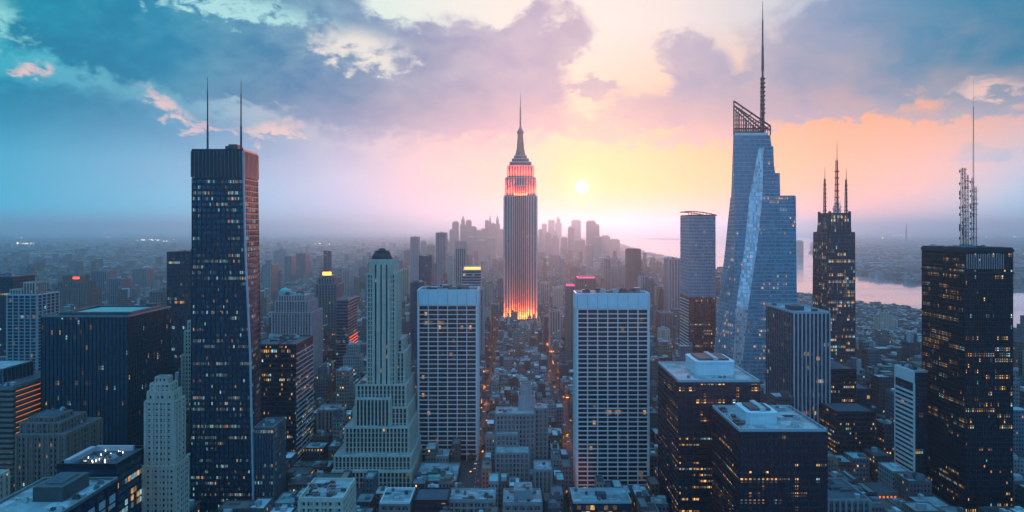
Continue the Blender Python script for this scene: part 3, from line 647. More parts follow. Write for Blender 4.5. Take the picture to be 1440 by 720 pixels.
et(15.5, 9, 36, 233, 227.5, None); et(12, 13, 28, 227.5, 222.5, None); et(9, 16, 22, 222.5, 218, None)
cy = D+27
mb = MB()
def rr(px): return px*k_
mb.lathe(CX, cy, [(rr(8),Z(219,D)),(rr(7.4),Z(215,D)),(rr(5.6),Z(207,D)),(rr(4.4),Z(193,D)),(rr(4.1),Z(186,D)),(rr(5.2),Z(184.5,D)),(rr(4.6),Z(182,D)),(rr(2.2),Z(178,D)),(rr(1.2),Z(174,D))], 12)
for i in range(4):
    w = math.pi/4+i*math.pi/2; mb.tube((CX+rr(7.6)*math.cos(w), cy+rr(7.6)*math.sin(w), Z(219,D)), (CX+rr(3.3)*math.cos(w), cy+rr(3.3)*math.sin(w), Z(188,D)), 1.4, .8, 4)
T.one('mooring_mast', mb, M['stone3'])
mb = MB(); mb.tube((CX,cy,Z(175,D)),(CX,cy,Z(152,D)),1.5,1.1,8); mb.tube((CX,cy,Z(152,D)),(CX,cy,Z(138,D)),.85,.6,6); mb.tube((CX,cy,Z(138,D)),(CX,cy,Z(126,D)),.5,.25,6)
for py in (172,168,163,158,153,149): mb.tube((CX-2.2,cy,Z(py,D)),(CX+2.2,cy,Z(py,D)),.5,.5,4); mb.lathe(CX,cy,[(1.9,Z(py,D)),(1.9,Z(py,D)+1.)],6)
T.one('spire', mb, M['mast']); T.finish()
def area(name, label, loc, rot, sx, sy, col, power, spread=R(120)):
    l = bpy.data.lights.new(name, 'AREA'); l.shape = 'RECTANGLE'; l.size = sx; l.size_y = sy; l.color = lin(col); l.energy = power; l.spread = spread
    o = bpy.data.objects.new(name, l); COL.objects.link(o); o.location = loc; o.rotation_euler = rot; o.parent = None
    return o
UP = R(180)
# floodlights on the setbacks shining up the stone
fl = [(CX, D-7, Z(452,D)+3, 44*1.4, 3, 0), (CX-25.5*k_, D+25, Z(452,D)+3, 3, 50, 0), (CX+25.5*k_, D+25, Z(452,D)+3, 3, 50, 0)]
for x, y, z, a, b, _ in fl: area('floodlight', '', (x-(5 if a < b and x < CX else 0)+(5 if a < b and x > CX else 0), y-(1.5 if a > b else 0), z), (UP+(R(-12) if a > b else 0), R(14)*(0 if a > b else (1 if x < CX else -1)), 0), a, b, (255,120,50), 1.0e5)
for hw, d0, py, p in ((22, -1.2, 276, 7e4), (19.5, 1.8, 250, 4e4)):
    area('floodlight', '', (CX, D+d0-3.2, Z(py,D)+1.5), (UP+R(-10), 0, 0), 2*hw*k_, 1.5, (255,85,50), p)
    area('floodlight', '', (CX+hw*k_+1.5, D+25, Z(py,D)+1.5), (UP, R(-8), 0), 1.5, 44, (255,85,50), p*.6)

# towers behind the left slab -------------------------------------------------
T = B('office_tower', 'banded tower with brightly lit orange crown behind the narrower slab', 'skyscraper', 651, 676, 379, 1100, 32, F_dark, M['whitedim'], (4.4,1.2,.6), None, ('roofdk','stone2')); x0,x1,y0,y1,z = T.box
mb = MB(); mb.box(x0+2, x1-2, y0+2, y1-2, z, z+5); T.one('lit_crown', mb, M['lamp_warm'])
mb = MB()
for i in range(7): c = x0+3+(x1-x0-6)*i/6; mb.tube((c, y0+1.5, z), (c, y0+1.5, z+6+3*math.sin(i*1.1)), .6, .4, 5)
mb.box(x0+1, x1-1, y0+1, y1-1, z+5, z+5.7); mb.tube((x0+16,y0+8,z+5),(x0+16,y0+8,z+13),.7,.2,5); T.one('crown_frame', mb, M['stone2']); T.finish()
T = B('office_tower', 'tall tower with open colonnade top left of the spired skyscraper', 'skyscraper', 640, 655, 349, 1500, 26, F_mid, M['mauve'], None, (4,1.5,.8), ('roofdk','mauve')); x0,x1,y0,y1,z = T.box
mb = MB()
for i in range(5): c = x0+.8+(x1-x0-1.6)*i/4; mb.box(c-.7, c+.7, y0, y0+1.4, z, z+13); mb.box(c-.7, c+.7, y1-1.4, y1, z, z+13)
mb.box(x0-.3, x1+.3, y0-.3, y1+.3, z+13, z+16); mb.box(x0-.1, x1+.1, y0-.1, y1+.1, z+6, z+7); T.one('colonnade', mb, M['mauve']); T.finish()
def simple(label, a, b, py, D, dep, core=None, pier='mauve', sp=4., roofpx=None, name='office_tower', cat='skyscraper', bands=None, clut=3):
    T = B(name, label, cat, a, b, py, D, dep, core or F_mid, M[pier], bands, (sp, sp*.35, .7) if sp else None, ('roofdk', pier))
    if clut: T.clutter(T.box[0], T.box[1], T.box[2], T.box[3], T.box[4]+.2, clut, int(a*7+b), 6.)
    return T
simple('flat-topped hazy violet tower, second left of the colonnade-topped tower', 613, 627, 327, 1800, 40, F_mid, 'mauve').finish()
simple('plain dark indigo tower above the left end of the narrower slab', 589, 607, 360, 1150, 34, F_navy, 'dark', 0).finish()
simple('pale lilac tower directly left of the plain dark indigo tower', 577, 588, 357, 1500, 34, F_stone, 'mauve').finish()
simple('lilac tower with a spiked top behind the dark indigo tower', 577, 588, 333, 2300, 40, F_mid, 'mauve').finish()
simple('thin lilac tower with pink edge right of the dark indigo tower', 608, 615, 370, 1300, 20, F_mid, 'mauve').finish()
simple('small pointed pale tower between the flat violet and colonnade towers', 630, 637, 362, 1700, 22, F_stone, 'stone2').finish()
simple('dark low tower peeking out left of the narrower slab', 577, 596, 397, 900, 24, F_navy, 'dark', 0).finish()
T = simple('dim brown tower hidden behind the right edge of the narrower slab', 664, 680, 406, 1000, 30, F_brown, 'mauve'); T.finish()
simple('dark blue block left of the spired skyscraper base', 690, 701, 428, 1260, 40, F_mid, 'steel', clut=2).finish()
simple('pale block with lit side beside the spired skyscraper base', 680, 690, 436, 1250, 40, F_stone, 'stone2', clut=2).finish()
# pink crowned pair and others to the right of the spire
def crowned(label, a, b, py, D, dep, seed):
    T = B('office_tower', label, 'skyscraper', a, b, py+5, D, dep, F_brown, M['stone3'], None, (4,1.4,.6), ('roofdk','stone3')); x0,x1,y0,y1,z = T.box; rng = random.Random(seed)
    mb = MB(); mb.box(x0+1.2, x1-1.2, y0+1.2, y1-1.2, z+.4, z+2.6); n = max(3, int((x1-x0)/4))
    T.one('pink_crown_light', mb, M['lamp_pink']); mb = MB()
    for i in range(n): c = x0+2+(x1-x0-4)*i/(n-1); mb.tube((c, y0+1, z), (c, y0+1, z+rng.uniform(3, 6)), .5, .3, 5)
    mb.box(x0+.6, x1-.6, y0+.6, y1-.6, z+2.6, z+3.4); T.one('crown_frame', mb, M['stone3'])
    return T
crowned('slim dark tower with hot pink crown left of the wider slab', 797, 809, 397, 960, 26, 1).finish()
crowned('squat dark tower with hot pink crown behind the wider slab', 813, 838, 386, 1050, 36, 2).finish()
simple('brick-red slab tower right of the wider slab, with dark cap', 883, 901, 350, 1450, 30, F_brown, 'brick', 4).finish()
simple('slim mauve tower, the taller left one of a stepped pair', 849, 859, 363, 1600, 30, F_brown, 'mauve').finish()
simple('shorter right-hand tower of the stepped mauve pair', 859.5, 869, 377, 1590, 30, F_brown, 'mauve').finish()
simple('ribbed grey twin tower, left of its pair, right of the brick-red slab', 901, 909, 388, 1150, 22, F_mid, 'whitedim', 3).finish()
simple('ribbed blue-grey twin tower beside the wider slab', 911, 920, 391, 1120, 22, F_mid, 'steel', 3).finish()
simple('wide framed tower left of the curved-top glass tower', 940, 957, 364, 1400, 40, F_mid, 'mauve', 6).finish()
simple('low mauve block with flat roof right of the spired base', 773, 788, 437, 1080, 26, F_brown, 'mauve').finish()
simple('narrow dark block on the near side of the mauve block', 765, 773, 446, 1100, 30, F_navy, 'dark', 0).finish()
simple('small round-topped pale tower below the framed tower', 929, 942, 463, 1000, 20, F_stone, 'stone', 3).finish()

# curved-top glass tower
D = 880; T = Thing('glass_tower', 'glass tower with curved slanting top and dark lower half', 'skyscraper', X(985,D), D+25)
x0, x1, dep = X(969,D), X(1006,D), 45.; P_ = rect(x0, x1, D, D+dep)
T.tier([(0,P_),(Z(418,D),P_)], F_black, M['dark'], (4,.8,.4), (3,.5,.4)); T.tier([(Z(418,D),P_),(Z(304,D),P_)], F_blue, M['gband'], (4.2,1.2,.25), (3,.2,.3), gpart='glass_grid'); T.cap(P_, Z(304,D), M['roofdk'], M['dark'], 2)
mb = MB(); n = 18; zc = Z(304,D); pv_ = []
for i in range(n+1):
    f = i/n; x = x0-1+(x1-x0+2)*f; yb = D+4*math.sin(math.pi*f)-2; pv_.append((x, yb, zc+6.2-5*f**2.2))
for (a, b) in zip(pv_, pv_[1:]): mb.tube(a, b, .7, .7, 5); mb.tube((a[0], a[1]+dep, a[2]), (b[0], b[1]+dep, b[2]), .7, .7, 5)
for i in range(0, n+1, 2): mb.tube((pv_[i][0], pv_[i][1]+1, zc), pv_[i], .35, .35, 4)
mb.tube(pv_[0], (pv_[0][0], pv_[0][1]+dep, pv_[0][2]), .7, .7, 5); mb.tube(pv_[-1], (pv_[-1][0], pv_[-1][1]+dep, pv_[-1][2]), .7, .7, 5); T.one('curved_rim', mb, M['dark'])
g = T.mb('floor_lines', M['capw'])
for i in range(1, int(Z(418,D)/4)): g.box(x0-.9, x0, D, D+dep, i*4-1.1, i*4)
T.finish()

# faceted glass tower with spire ---------------------------------------------
D = 740.; T = Thing('faceted_glass_tower', 'huge faceted blue glass tower with slanted open crown and spire', 'skyscraper', X(1060,D), D+30)
dp = 40.
def lev(py, oL, iL, sL, sR, r):
    """outer-left (back), inner-left front, strip left, strip right, right, back right"""
    return (Z(py,D), [(X(iL,D),D),(X(sL,D),D+.0),(X(sR,D),D-5.),(X(r,D),D-5.),(X(r,D),D+dp),(X(oL,D)*(D+dp)/D,D+dp)])
LV = [lev(620,993,1024,1024.5,1030,1120), lev(515,1003,1030,1030.5,1041,1119), lev(430,1011,1033,1035.5,1050,1118), lev(350,1020,1033.5,1047,1062,1117), lev(277,1027,1033,1054,1070,1116.5)]
LV[-1][1][5] = (X(1027,D+16),D+16)
LV = [(0., LV[0][1])]+LV[1:]
def part_tier(levels, quads):
    pass
c1 = MB(); c2 = MB(); c3 = MB()
for (za, pa), (zb, pb) in zip(LV, LV[1:]):
    c1.prism(pa, pb, za, zb)
T.tier(LV, F_blue, M['gband'], (4.2,1.0,.2), None)
g = MB()   # folded facet set just proud of the corner, sky sheen painted into its colour
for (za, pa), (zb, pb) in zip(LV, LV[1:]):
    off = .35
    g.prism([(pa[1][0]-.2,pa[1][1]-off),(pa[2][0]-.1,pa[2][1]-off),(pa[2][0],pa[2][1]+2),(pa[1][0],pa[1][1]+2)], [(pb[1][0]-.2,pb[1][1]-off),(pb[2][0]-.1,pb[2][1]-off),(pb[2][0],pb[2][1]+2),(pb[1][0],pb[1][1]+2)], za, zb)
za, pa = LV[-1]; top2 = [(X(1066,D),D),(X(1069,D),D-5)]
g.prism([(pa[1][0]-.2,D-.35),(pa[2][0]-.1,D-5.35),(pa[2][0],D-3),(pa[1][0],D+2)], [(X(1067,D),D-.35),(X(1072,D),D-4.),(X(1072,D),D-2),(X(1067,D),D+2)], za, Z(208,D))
T.one('sky_sheen_folded_facet', g, F_sheen)
# left shaft rising to the open crown
q0 = [(X(1033,D),D),(X(1069,D),D),(X(1080,D),D+dp),(X(1027,D)*(D+dp)/D,D+dp)]
q0 = [(X(1033,D),D),(X(1070,D),D),(X(1095,D),D+1),(X(1095,D),D+dp),(X(1028,D+16),D+16)]
q1 = [(X(1031.2,D),D),(X(1072,D),D),(X(1084,D),D+2),(X(1084,D),D+dp*.7),(X(1035,D+dp*.7),D+dp*.7)]
T.tier([(Z(277,D),q0),(Z(190,D),q1)], F_blue, M['gband'], (4.2,1.0,.2), None)
q0 = rect(X(1070,D),X(1095,D),D-4.5,D+dp-5); q1 = rect(X(1073,D),X(1094.5,D),D-4,D+dp-6); T.tier([(Z(277,D),q0),(Z(245,D),q1)], F_blue, M['gband'], (4.2,1.0,.2), None)
q2 = rect(X(1073,D),X(1087,D),D-3.5,D+dp-12); T.tier([(Z(245,D),q2),(Z(206,D),rect(X(1073,D),X(1086,D),D-3,D+dp-12))], F_blue, M['gband'], (4.2,1.0,.2), None)
T.cap(q1, Z(245,D), M['roofdk'], M['steel'], 1.); T.cap(rect(X(1096,D),X(1116,D),D-4.5,D+dp-1), Z(277,D), M['roof'], M['steel'], 1.4)
# crown lattice
cr = MB(); zb = Z(190,D); zl, zr = Z(142,D), Z(177,D)
for y in (D+.6, D+dp*.65):
    xl, xr = X(1032,y), X(1083.5,D)
    cr.tube((xl,y,zb),(xl,y,zl),.8,.8,5); cr.tube((xr,y,zb),(xr,y,zr),.8,.8,5); cr.tube((xl,y,zl),(xr,y,zr),1.,1.,5); cr.tube((xl,y,zl-4.5),(xr,y,zr-4.5),.8,.8,4); cr.tube((xl,y,zb+7),(xr-2,y,zb+7),1.3,1.3,4)
    for i in range(1, 15):
        f = i/15; x = xl+(xr-xl)*f; cr.tube((x,y,zb),(x,y,zl+(zr-zl)*f-4.5),.5,.5,4)
    for j in (1, 2, 3, 4):
        z = zb+j*5.2; fx = min(1, (zl-4.5-z)/(zl-zr)); cr.tube((xl,y,z),(xl+(xr-xl)*fx,y,z),.35,.35,4)
for f in (0, .25, .5, .75, 1): x = X(1032,D)+(xr-X(1032,D))*f; z = zl+(zr-zl)*f; cr.tube((x,D+.6,z),(X(1032,D+dp*.65)*(1-f)+xr*f,D+dp*.65,z),.6,.6,4)
T.one('open_crown', cr, M['dark'])
mb = MB(); q = [(X(1033,D),D+.1),(X(1080,D),D+.1),(X(1080,D),D+dp*.6),(X(1033,D+dp*.6),D+dp*.6)]; mb.prism(q, q, zb, zb+2.6, True); T.one('crown_sill', mb, M['white'])
mb = MB(); y = D+16; x = X(1072.5,D+16)
lattice(mb, x, y, Z(196,y), Z(108,y), 2.6, 1.7, 3.2, .55)
for py in range(112, 165, 6): mb.lathe(x, y, [(2.6,Z(py,y)),(3.1,Z(py,y)+.8),(2.5,Z(py,y)+1.8)], 6)
mb.tube((x,y,Z(196,y)),(x,y,Z(100,y)),1.3,1.1,6); mb.tube((x,y,Z(100,y)),(x,y,Z(64,y)),1.5,1.1,6); mb.tube((x,y,Z(64,y)),(x,y,Z(28,y)),.9,.8,6); mb.tube((x,y,Z(28,y)),(x,y,Z(1,y)),.5,.2,6)
T.one('spire', mb, M['mast']); T.finish()

# white-striped tower in front of it
D = 600; T = B('office_tower', 'dark tower with thin white vertical stripes and blue roof', 'skyscraper', 1116, 1167, 438, D, 66, F_navy, M['whitedim'], None, None, ('roof','whitedim'), h=1.6)
x0,x1,y0,y1,z = T.box; mb = MB(); n = 9
for i in range(n+1): c = x0+.3+(x1-x0-.6)*i/n; mb.box(c-.28, c+.28, D-1., D, 0, z)
T.one('white_stripes', mb, M['white']); mb = MB()
for i in range(12): c = D+66*i/12; mb.box(x0-.35, x0, c-.15, c+.15, 0, z)
T.one('side_mullions', mb, M['steel'])
mb = MB(); mb.box(x0+6, x0+17, y0+18, y0+34, z+.2, z+4); T.one('penthouse', mb, M['mech']); T.clutter(x0, x1, y0, y1, z+.2, 6, 91, 5.); T.finish()

# dark block with pale roof and big plant house
def roofhouse(T, hx0, hx1, hy0, hy1, z, h, mat, ch=2.):
    mb = MB(); q = [(hx0+ch,hy0),(hx1-ch,hy0),(hx1,hy0+ch),(hx1,hy1-ch),(hx1-ch,hy1),(hx0+ch,hy1),(hx0,hy1-ch),(hx0,hy0+ch)]
    mb.prism(q, q, z, z+h); b = grow(q, .3); mb.prism(b, b, z+h-.8, z+h+.5); o = T.one('plant_house', mb, mat)
    mb = MB(); mb.box(hx0+3, hx1-3, hy0+4, hy1-4, z+h+.5, z+h+1.8); T.one('louvre_box', mb, M['mech'], o)
    mb = MB(); mb.box((hx0+hx1)/2-.5, (hx0+hx1)/2+2.5, hy0+2, hy1-2, z+h+.5, z+h+2.5); T.one('duct', mb, M['unit'], o)
D = 450; T = B('office_block', 'near-black office block with pale flat roof and boxy plant house', 'office building', 954, 1068, 534, D, 62, F_dark2, M['dark'], (4,1.,.4), (4.8,.5,.35), ('roof','whitedim'), h=1.6)
x0,x1,y0,y1,z = T.box; roofhouse(T, x0+17, x0+44, y0+20, y0+50, z+.2, 9, M['capw']); T.clutter(x0, x1, y0+2, y0+16, z+.2, 4, 92, 2.5); T.finish()
D = 385; T = B('office_block', 'shorter dark block with lit windows and white octagonal plant house', 'office building', 1040, 1163, 603, D, 52, F_lit if 'F_lit' in globals() else F_dark2, M['dark'], (3.9,1.,.4), (2.4,.45,.35), ('roof','whitedim'), h=1.6)
x0,x1,y0,y1,z = T.box; roofhouse(T, x0+9, x0+27, y0+13, y0+36, z+.2, 6.5, M['capw'])
mb = MB(); mb.lathe(x0+21, y0+7, [(4.4,z+.2),(4.4,z+1.),(1,z+1.2)], 16); T.one('round_platform', mb, M['unit'])
mb = MB()
for i in range(10): a = y0+2+i*5.2; mb.tube((x0+1.4,a,z),(x0+1.4,a,z+2.6),.12,.12,4); mb.tube((x1-1.4,a,z),(x1-1.4,a,z+2.6),.12,.12,4)
for zz in (z+1.4, z+2.6): mb.tube((x0+1.4,y0+2,zz),(x0+1.4,y1-2,zz),.12,.12,4); mb.tube((x1-1.4,y0+2,zz),(x1-1.4,y1-2,zz),.12,.12,4)
T.one('roof_railing', mb, M['dark']); T.clutter(x0+28, x1-2, y0+4, y1-2, z+.2, 14, 93, 4.); T.clutter(x0, x0+9, y0+10, y1-2, z+.2, 7, 94, 4.); T.finish()

# three-masted tower
D = 800.; T = Thing('masted_tower', 'slim lit tower with three antennas, right of the faceted tower', 'skyscraper', X(1172,D), D+20)
def p3(a, b, d0, dep): return rect(X(a,D), X(b,D), D+d0, D+d0+dep)
a0 = [(X(1160,D),D),(X(1203,D),D),(X(1203,D),D+36),(X(1142,D)*1.045,D+36)]
a1 = [(X(1164,D),D),(X(1202,D),D),(X(1202,D),D+36),(X(1144,D)*1.045,D+36)]
T.tier([(0,a0),(Z(328,D),a1)], F_teal, M['dark'], (4,.6,.35), (5.,.6,.5)); T.cap(a1, Z(328,D), M['roofdk'], M['dark'], 1.5)
b0 = [(X(1166,D),D+2),(X(1198,D),D+2),(X(1198,D),D+30),(X(1150,D)*1.035,D+30)]; b1 = [(X(1168,D),D+2),(X(1196,D),D+2),(X(1196,D),D+30),(X(1153,D)*1.035,D+30)]
T.tier([(Z(328,D),b0),(Z(301,D),b1)], F_teal, M['dark'], None, (4,.8,.6)); T.cap(b1, Z(301,D), M['roofdk'], M['dark'], 1.5)
for c in b1[:2]+[b1[3]]: mb = MB(); mb.box(c[0]-1.2, c[0]+1.2, c[1]-1, c[1]+1.4, Z(328,D), Z(297,D)); T.one('corner_fin', mb, M['dark'])
for px, py, r in ((1160,235,1.8),(1177,200,2.6),(1190,236,1.8)):
    mb = MB(); y = D+16; x = X(px,y); zb = Z(301,D); zt = Z(py,y)
    lattice(mb, x, y, zb, zb+(zt-zb)*.75, r, r*.5, 3.4, .4); mb.tube((x,y,zb),(x,y,zb+(zt-zb)*.78),.5,.45,5); mb.tube((x,y,zb+(zt-zb)*.75),(x,y,zt),.45,.2,5)
    for j in range(7): mb.lathe(x, y, [(r*1.1,zb+4+j*(zt-zb)*.09),(r*1.1,zb+5.2+j*(zt-zb)*.09)], 6)
    T.one('antenna', mb, M['mast'])
mb = MB(); x = X(1177,D+14)
for j in range(9): a = j*.7; mb.tube((x+4*math.cos(a),D+14+4*math.sin(a),Z(301,D)),(x+3.4*math.cos(a),D+14+3.4*math.sin(a),Z(292-(j%3)*5,D)),.35,.3,4); mb.lathe(x+4*math.cos(a),D+14+4*math.sin(a),[(1.,Z(297-(j%3)*3,D)),(1.2,Z(297-(j%3)*3,D)+1.2)],6)
T.one('dish_cluster', mb, M['unit']); T.finish()
# stepped dark blocks at its foot
D = 600; T = Thing('stepped_tower', 'black stepped tower with scattered window lights below the three-masted tower', 'skyscraper', X(1195,D), D+20)
step(T, 1168, 1204, D, 50, 0, 520, F_black, M['dark'], (4,.9,.4), None, par='dark', base0=True)
step(T, 1204.1, 1226, D+8, 36, 0, 548, F_dark, M['dark'], (4,.9,.4), None, par='dark', base0=True)
step(T, 1176, 1230, D-30, 29.9, 0, 580, F_black, M['dark'], (4,.9,.4), None, par='dark', base0=True); T.finish()
simple('low pale concrete roof at the bottom beside the lit arcade', 1163, 1224, 702, 460, 40, F_mid, 'concrete', 4, clut=8, name='office_block', cat='office building').finish()
D = 500; T = B('arcade_building', 'small warm glowing arcaded building at the bottom right', 'pavilion', 1228, 1262, 692, D, 18, emis('lit_arcade_interior', (255,130,60), .9), M['stone3'], (5.5,1.4,.8), (2.6,.9,.9), ('roofdk','stone3')); T.finish()
# white banded tower
D = 520; T = Thing('office_tower', 'slim white-banded tower left of the black antenna tower', 'skyscraper', X(1274,D), D+25); 
x0, x1 = X(1272,D), X(1296,D)
P_ = rect(X(1286,D), X(1304,D), D, D+25)
zt = Z(524,D); T.tier([(0,P_),(zt,P_)], F_dark, M['dark'], (4,.8,.3), (5,.5,.4)); T.cap(P_, zt, M['roof'], M['whitedim'], 1.4)
g = MB(); xl = P_[0][0]
for i in range(1, int((zt-8)/3.6)): g.box(xl-1., xl, D, D+25, i*3.6-1.5, i*3.6)
g.box(xl-1.1, xl, D-.4, D+25.4, zt-8, zt+1.2); g.box(xl-1.1, xl+.2, D-.7, D, 0, zt-8); g.box(xl-1.1, xl, D+25, D+25.6, 0, zt-8)
T.one('white_bands', g, M['white']); T.clutter(P_[0][0], P_[1][0], D, D+25, zt+.3, 5, 95, 5.); T.finish()

# big black tower on the right
D = 480; T = B('office_tower', 'big black tower with lit window rows and antenna cluster, right', 'skyscraper', 1357, 1424, 348, D, 50, F_black, M['dark'], (3.9,.7,.3), (1.6,.35,.45), ('roofdk','dark'), h=1.6)
x0,x1,y0,y1,z = T.box
mb = MB(); mb.box(x0-.7, x1+.7, D-.7, y1+.7, z-1.5, z+.4); mb.box(x0-.7, x1+.7, D-.7, y1+.7, z-17, z-15.8); T.one('crown_band', mb, M['dark'])
mb = MB()
for i in range(17): c = x0+1+(x1-x0-8)*i/16; mb.box(c-.22, c+.22, D-.95, D-.4, z-13.5, z-3.)
T.one('pale_crown_louvres', mb, M['mauve'])
T.clutter(x0, x1, y0, y1, z+.2, 16, 96, 5.)
for px, py, r, d0 in ((1353,237,1.2,20),(1357,236,.9,32),(1361,246,.8,12),(1368,250,1.1,26),(1372,262,1.2,18)):
    y = D+d0; x = X(px,y); mb = MB(); lattice(mb, x, y, z, Z(py,y), r, r*.6, 2.6, .16)
    rng = random.Random(px)
    for j in range(12): zz = z+4+rng.random()*(Z(py,y)-z-4); mb.tube((x-1.8,y,zz),(x+1.8,y,zz),.2,.2,4); mb.box(x-2.1,x-1.6,y-.3,y+.3,zz-1,zz+1)
    T.one('antenna', mb, M['mast'])
y = D+26; x = X(1369,y); mb = MB(); lattice(mb, x, y, Z(262,y), Z(150,y), .5, .3, 3., .07); mb.tube((x,y,z),(x,y,Z(112,y)),.09,.05,4); T.one('thin_mast', mb, M['mast']); T.finish()

# ---------------------------------------------------------------- ground, river
def G(px, py):
    D = CH*F/(py-322); return (X(px, D), D)
m, t = newmat('city_ground'); o = t.n.new('ShaderNodeNewGeometry').outputs['Position']
vo = t.n.new('ShaderNodeTexVoronoi'); t.l.new(o, vo.inputs['Vector']); vo.inputs['Scale'].default_value = 1/38.
r_, g_, b_ = t.sep(vo.outputs['Color'])
big = t.noise(o, 1/1500., 5., .6); park = t.mr(big, .52, .60)
roofs = t.mix(t.m('GREATER_THAN', r_, .62), (.07,.075,.08), t.mix(g_, (.18,.14,.13), (.46,.46,.44)))
x, y, z = t.sep(o); far = t.mr(y, 2500., 7000.)
gc = t.mix(far, (.05,.052,.056), roofs); gc = t.mix(t.m('MULTIPLY', park, .85), gc, (.03,.05,.03))
gc = t.vm('SCALE', gc, scale=t.mr(t.noise(o, 1/240., 4., .7), .3, .7, .5, 1.6))
principled(t, gc, .85); M['ground'] = m
def sheet(name, pts, z, mat, lab=None):
    me = bpy.data.meshes.new(name); me.from_pydata([(a, b, z) for a, b in pts], [], [tuple(range(len(pts)))]); me.materials.append(mat)
    o = bpy.data.objects.new(name, me); COL.objects.link(o); o['kind'] = 'structure'; return o
sheet('ground', [(-29000,-2500),(29000,-2500),(29000,41500),(-29000,41500)], 0., M['ground'])
m, t = newmat('river_water'); o = t.n.new('ShaderNodeNewGeometry').outputs['Position']
n = t.n.new('ShaderNodeBump'); n.inputs['Strength'].default_value = .07; n.inputs['Distance'].default_value = 1.
hgt = t.noise(t.vm('MULTIPLY', o, (.02, .05, 1.)), 1., 5., .65); t.l.new(hgt, n.inputs['Height'])
principled(t, (.62,.66,.70), t.mr(t.noise(t.vm('MULTIPLY', o, (.0012,.004,1.)), 1., 4.), .35, .65, 0.06, .2), metal=.6, spec=1., normal=n.outputs[0]); M['water'] = m
near = [(1700,560),(1500,505),(1440,487),(1370,460),(1297,443),(1250,438),(1202,431),(1118,419),(1040,393),(985,372),(958,364),(928,359),(903,353),(878,344),(856,335.5),(832,328.8)]
farb = [(1010,328.2),(1090,331),(1145,336),(1138,356),(1160,372),(1202,388),(1240,393),(1297,402),(1423,412),(1700,420)]
RIV = [G(*p) for p in near+farb]
sheet('river', RIV, .35, M['water'])
isl = [G(*p) for p in ((905,336.0),(935,337.6),(958,337.2),(958,335.6),(930,334.9),(905,335.3))]; sheet('river_island', isl, .7, plain('island_soil', (.05,.06,.045)))
isl = [G(*p) for p in ((1010,346),(1060,352),(1105,349),(1060,345))]
RN = np.array(RIV)
def in_river(x, y, pad=0.):
    ins = False; n = len(RIV)
    for i in range(n):
        (xa, ya), (xb, yb) = RIV[i], RIV[i-1]
        if (ya > y) != (yb > y) and x < (xb-xa)*(y-ya)/(yb-ya)+xa: ins = not ins
    return ins
AV = [-29+84*k for k in range(-14, 15)]
for i, a in enumerate(AV[9:20]):
    sheet('road', [(a-4.6,380),(a+4.6,380),(a+4.6,2600),(a-4.6,2600)], .06, M.setdefault('asphalt', plain('asphalt', (.05,.05,.055), .8)))
for a in (AV[14], AV[15]):
    mk = MB()
    for k in range(150): mk.box(a-.12, a+.12, 420+k*9, 423+k*9, .064, .068)
    o = mk.build('road_markings', M['white']); o['kind'] = 'structure'

# ---------------------------------------------------------------- hazy downtown skyline
def sky_tower(px0, px1, py, D, label, pointed=0, mat=None, grp='hazy downtown towers on the horizon'):
    x0, x1 = X(px0,D), X(px1,D); w = x1-x0; z = Z(py,D); T = Thing('distant_tower', label, 'skyscraper', (x0+x1)/2, D+w/2, grp)
    q = rect(x0, x1, D, D+w*.8)
    if pointed:
        T.tier([(0,q),(z*.82,q)], mat or F_mid); q2 = rect(x0+w*.2, x1-w*.2, D+w*.15, D+w*.65); T.tier([(z*.82,q2),(z*.93,q2)], mat or F_mid)
        mb = MB(); mb.prism(q2, rect((x0+x1)/2-1,(x0+x1)/2+1,D+w*.4-1,D+w*.4+1), z*.93, z+18*pointed); T.one('spire', mb, M['steel'])
    else:
        zz = z-9; T.tier([(0,q),(zz,q)], mat or F_mid); mb = MB(); mb.box(x0+w*.15, x1-w*.15, D+w*.1, D+w*.6, zz, z); T.one('roof', mb, M['concrete'])
    T.finish()
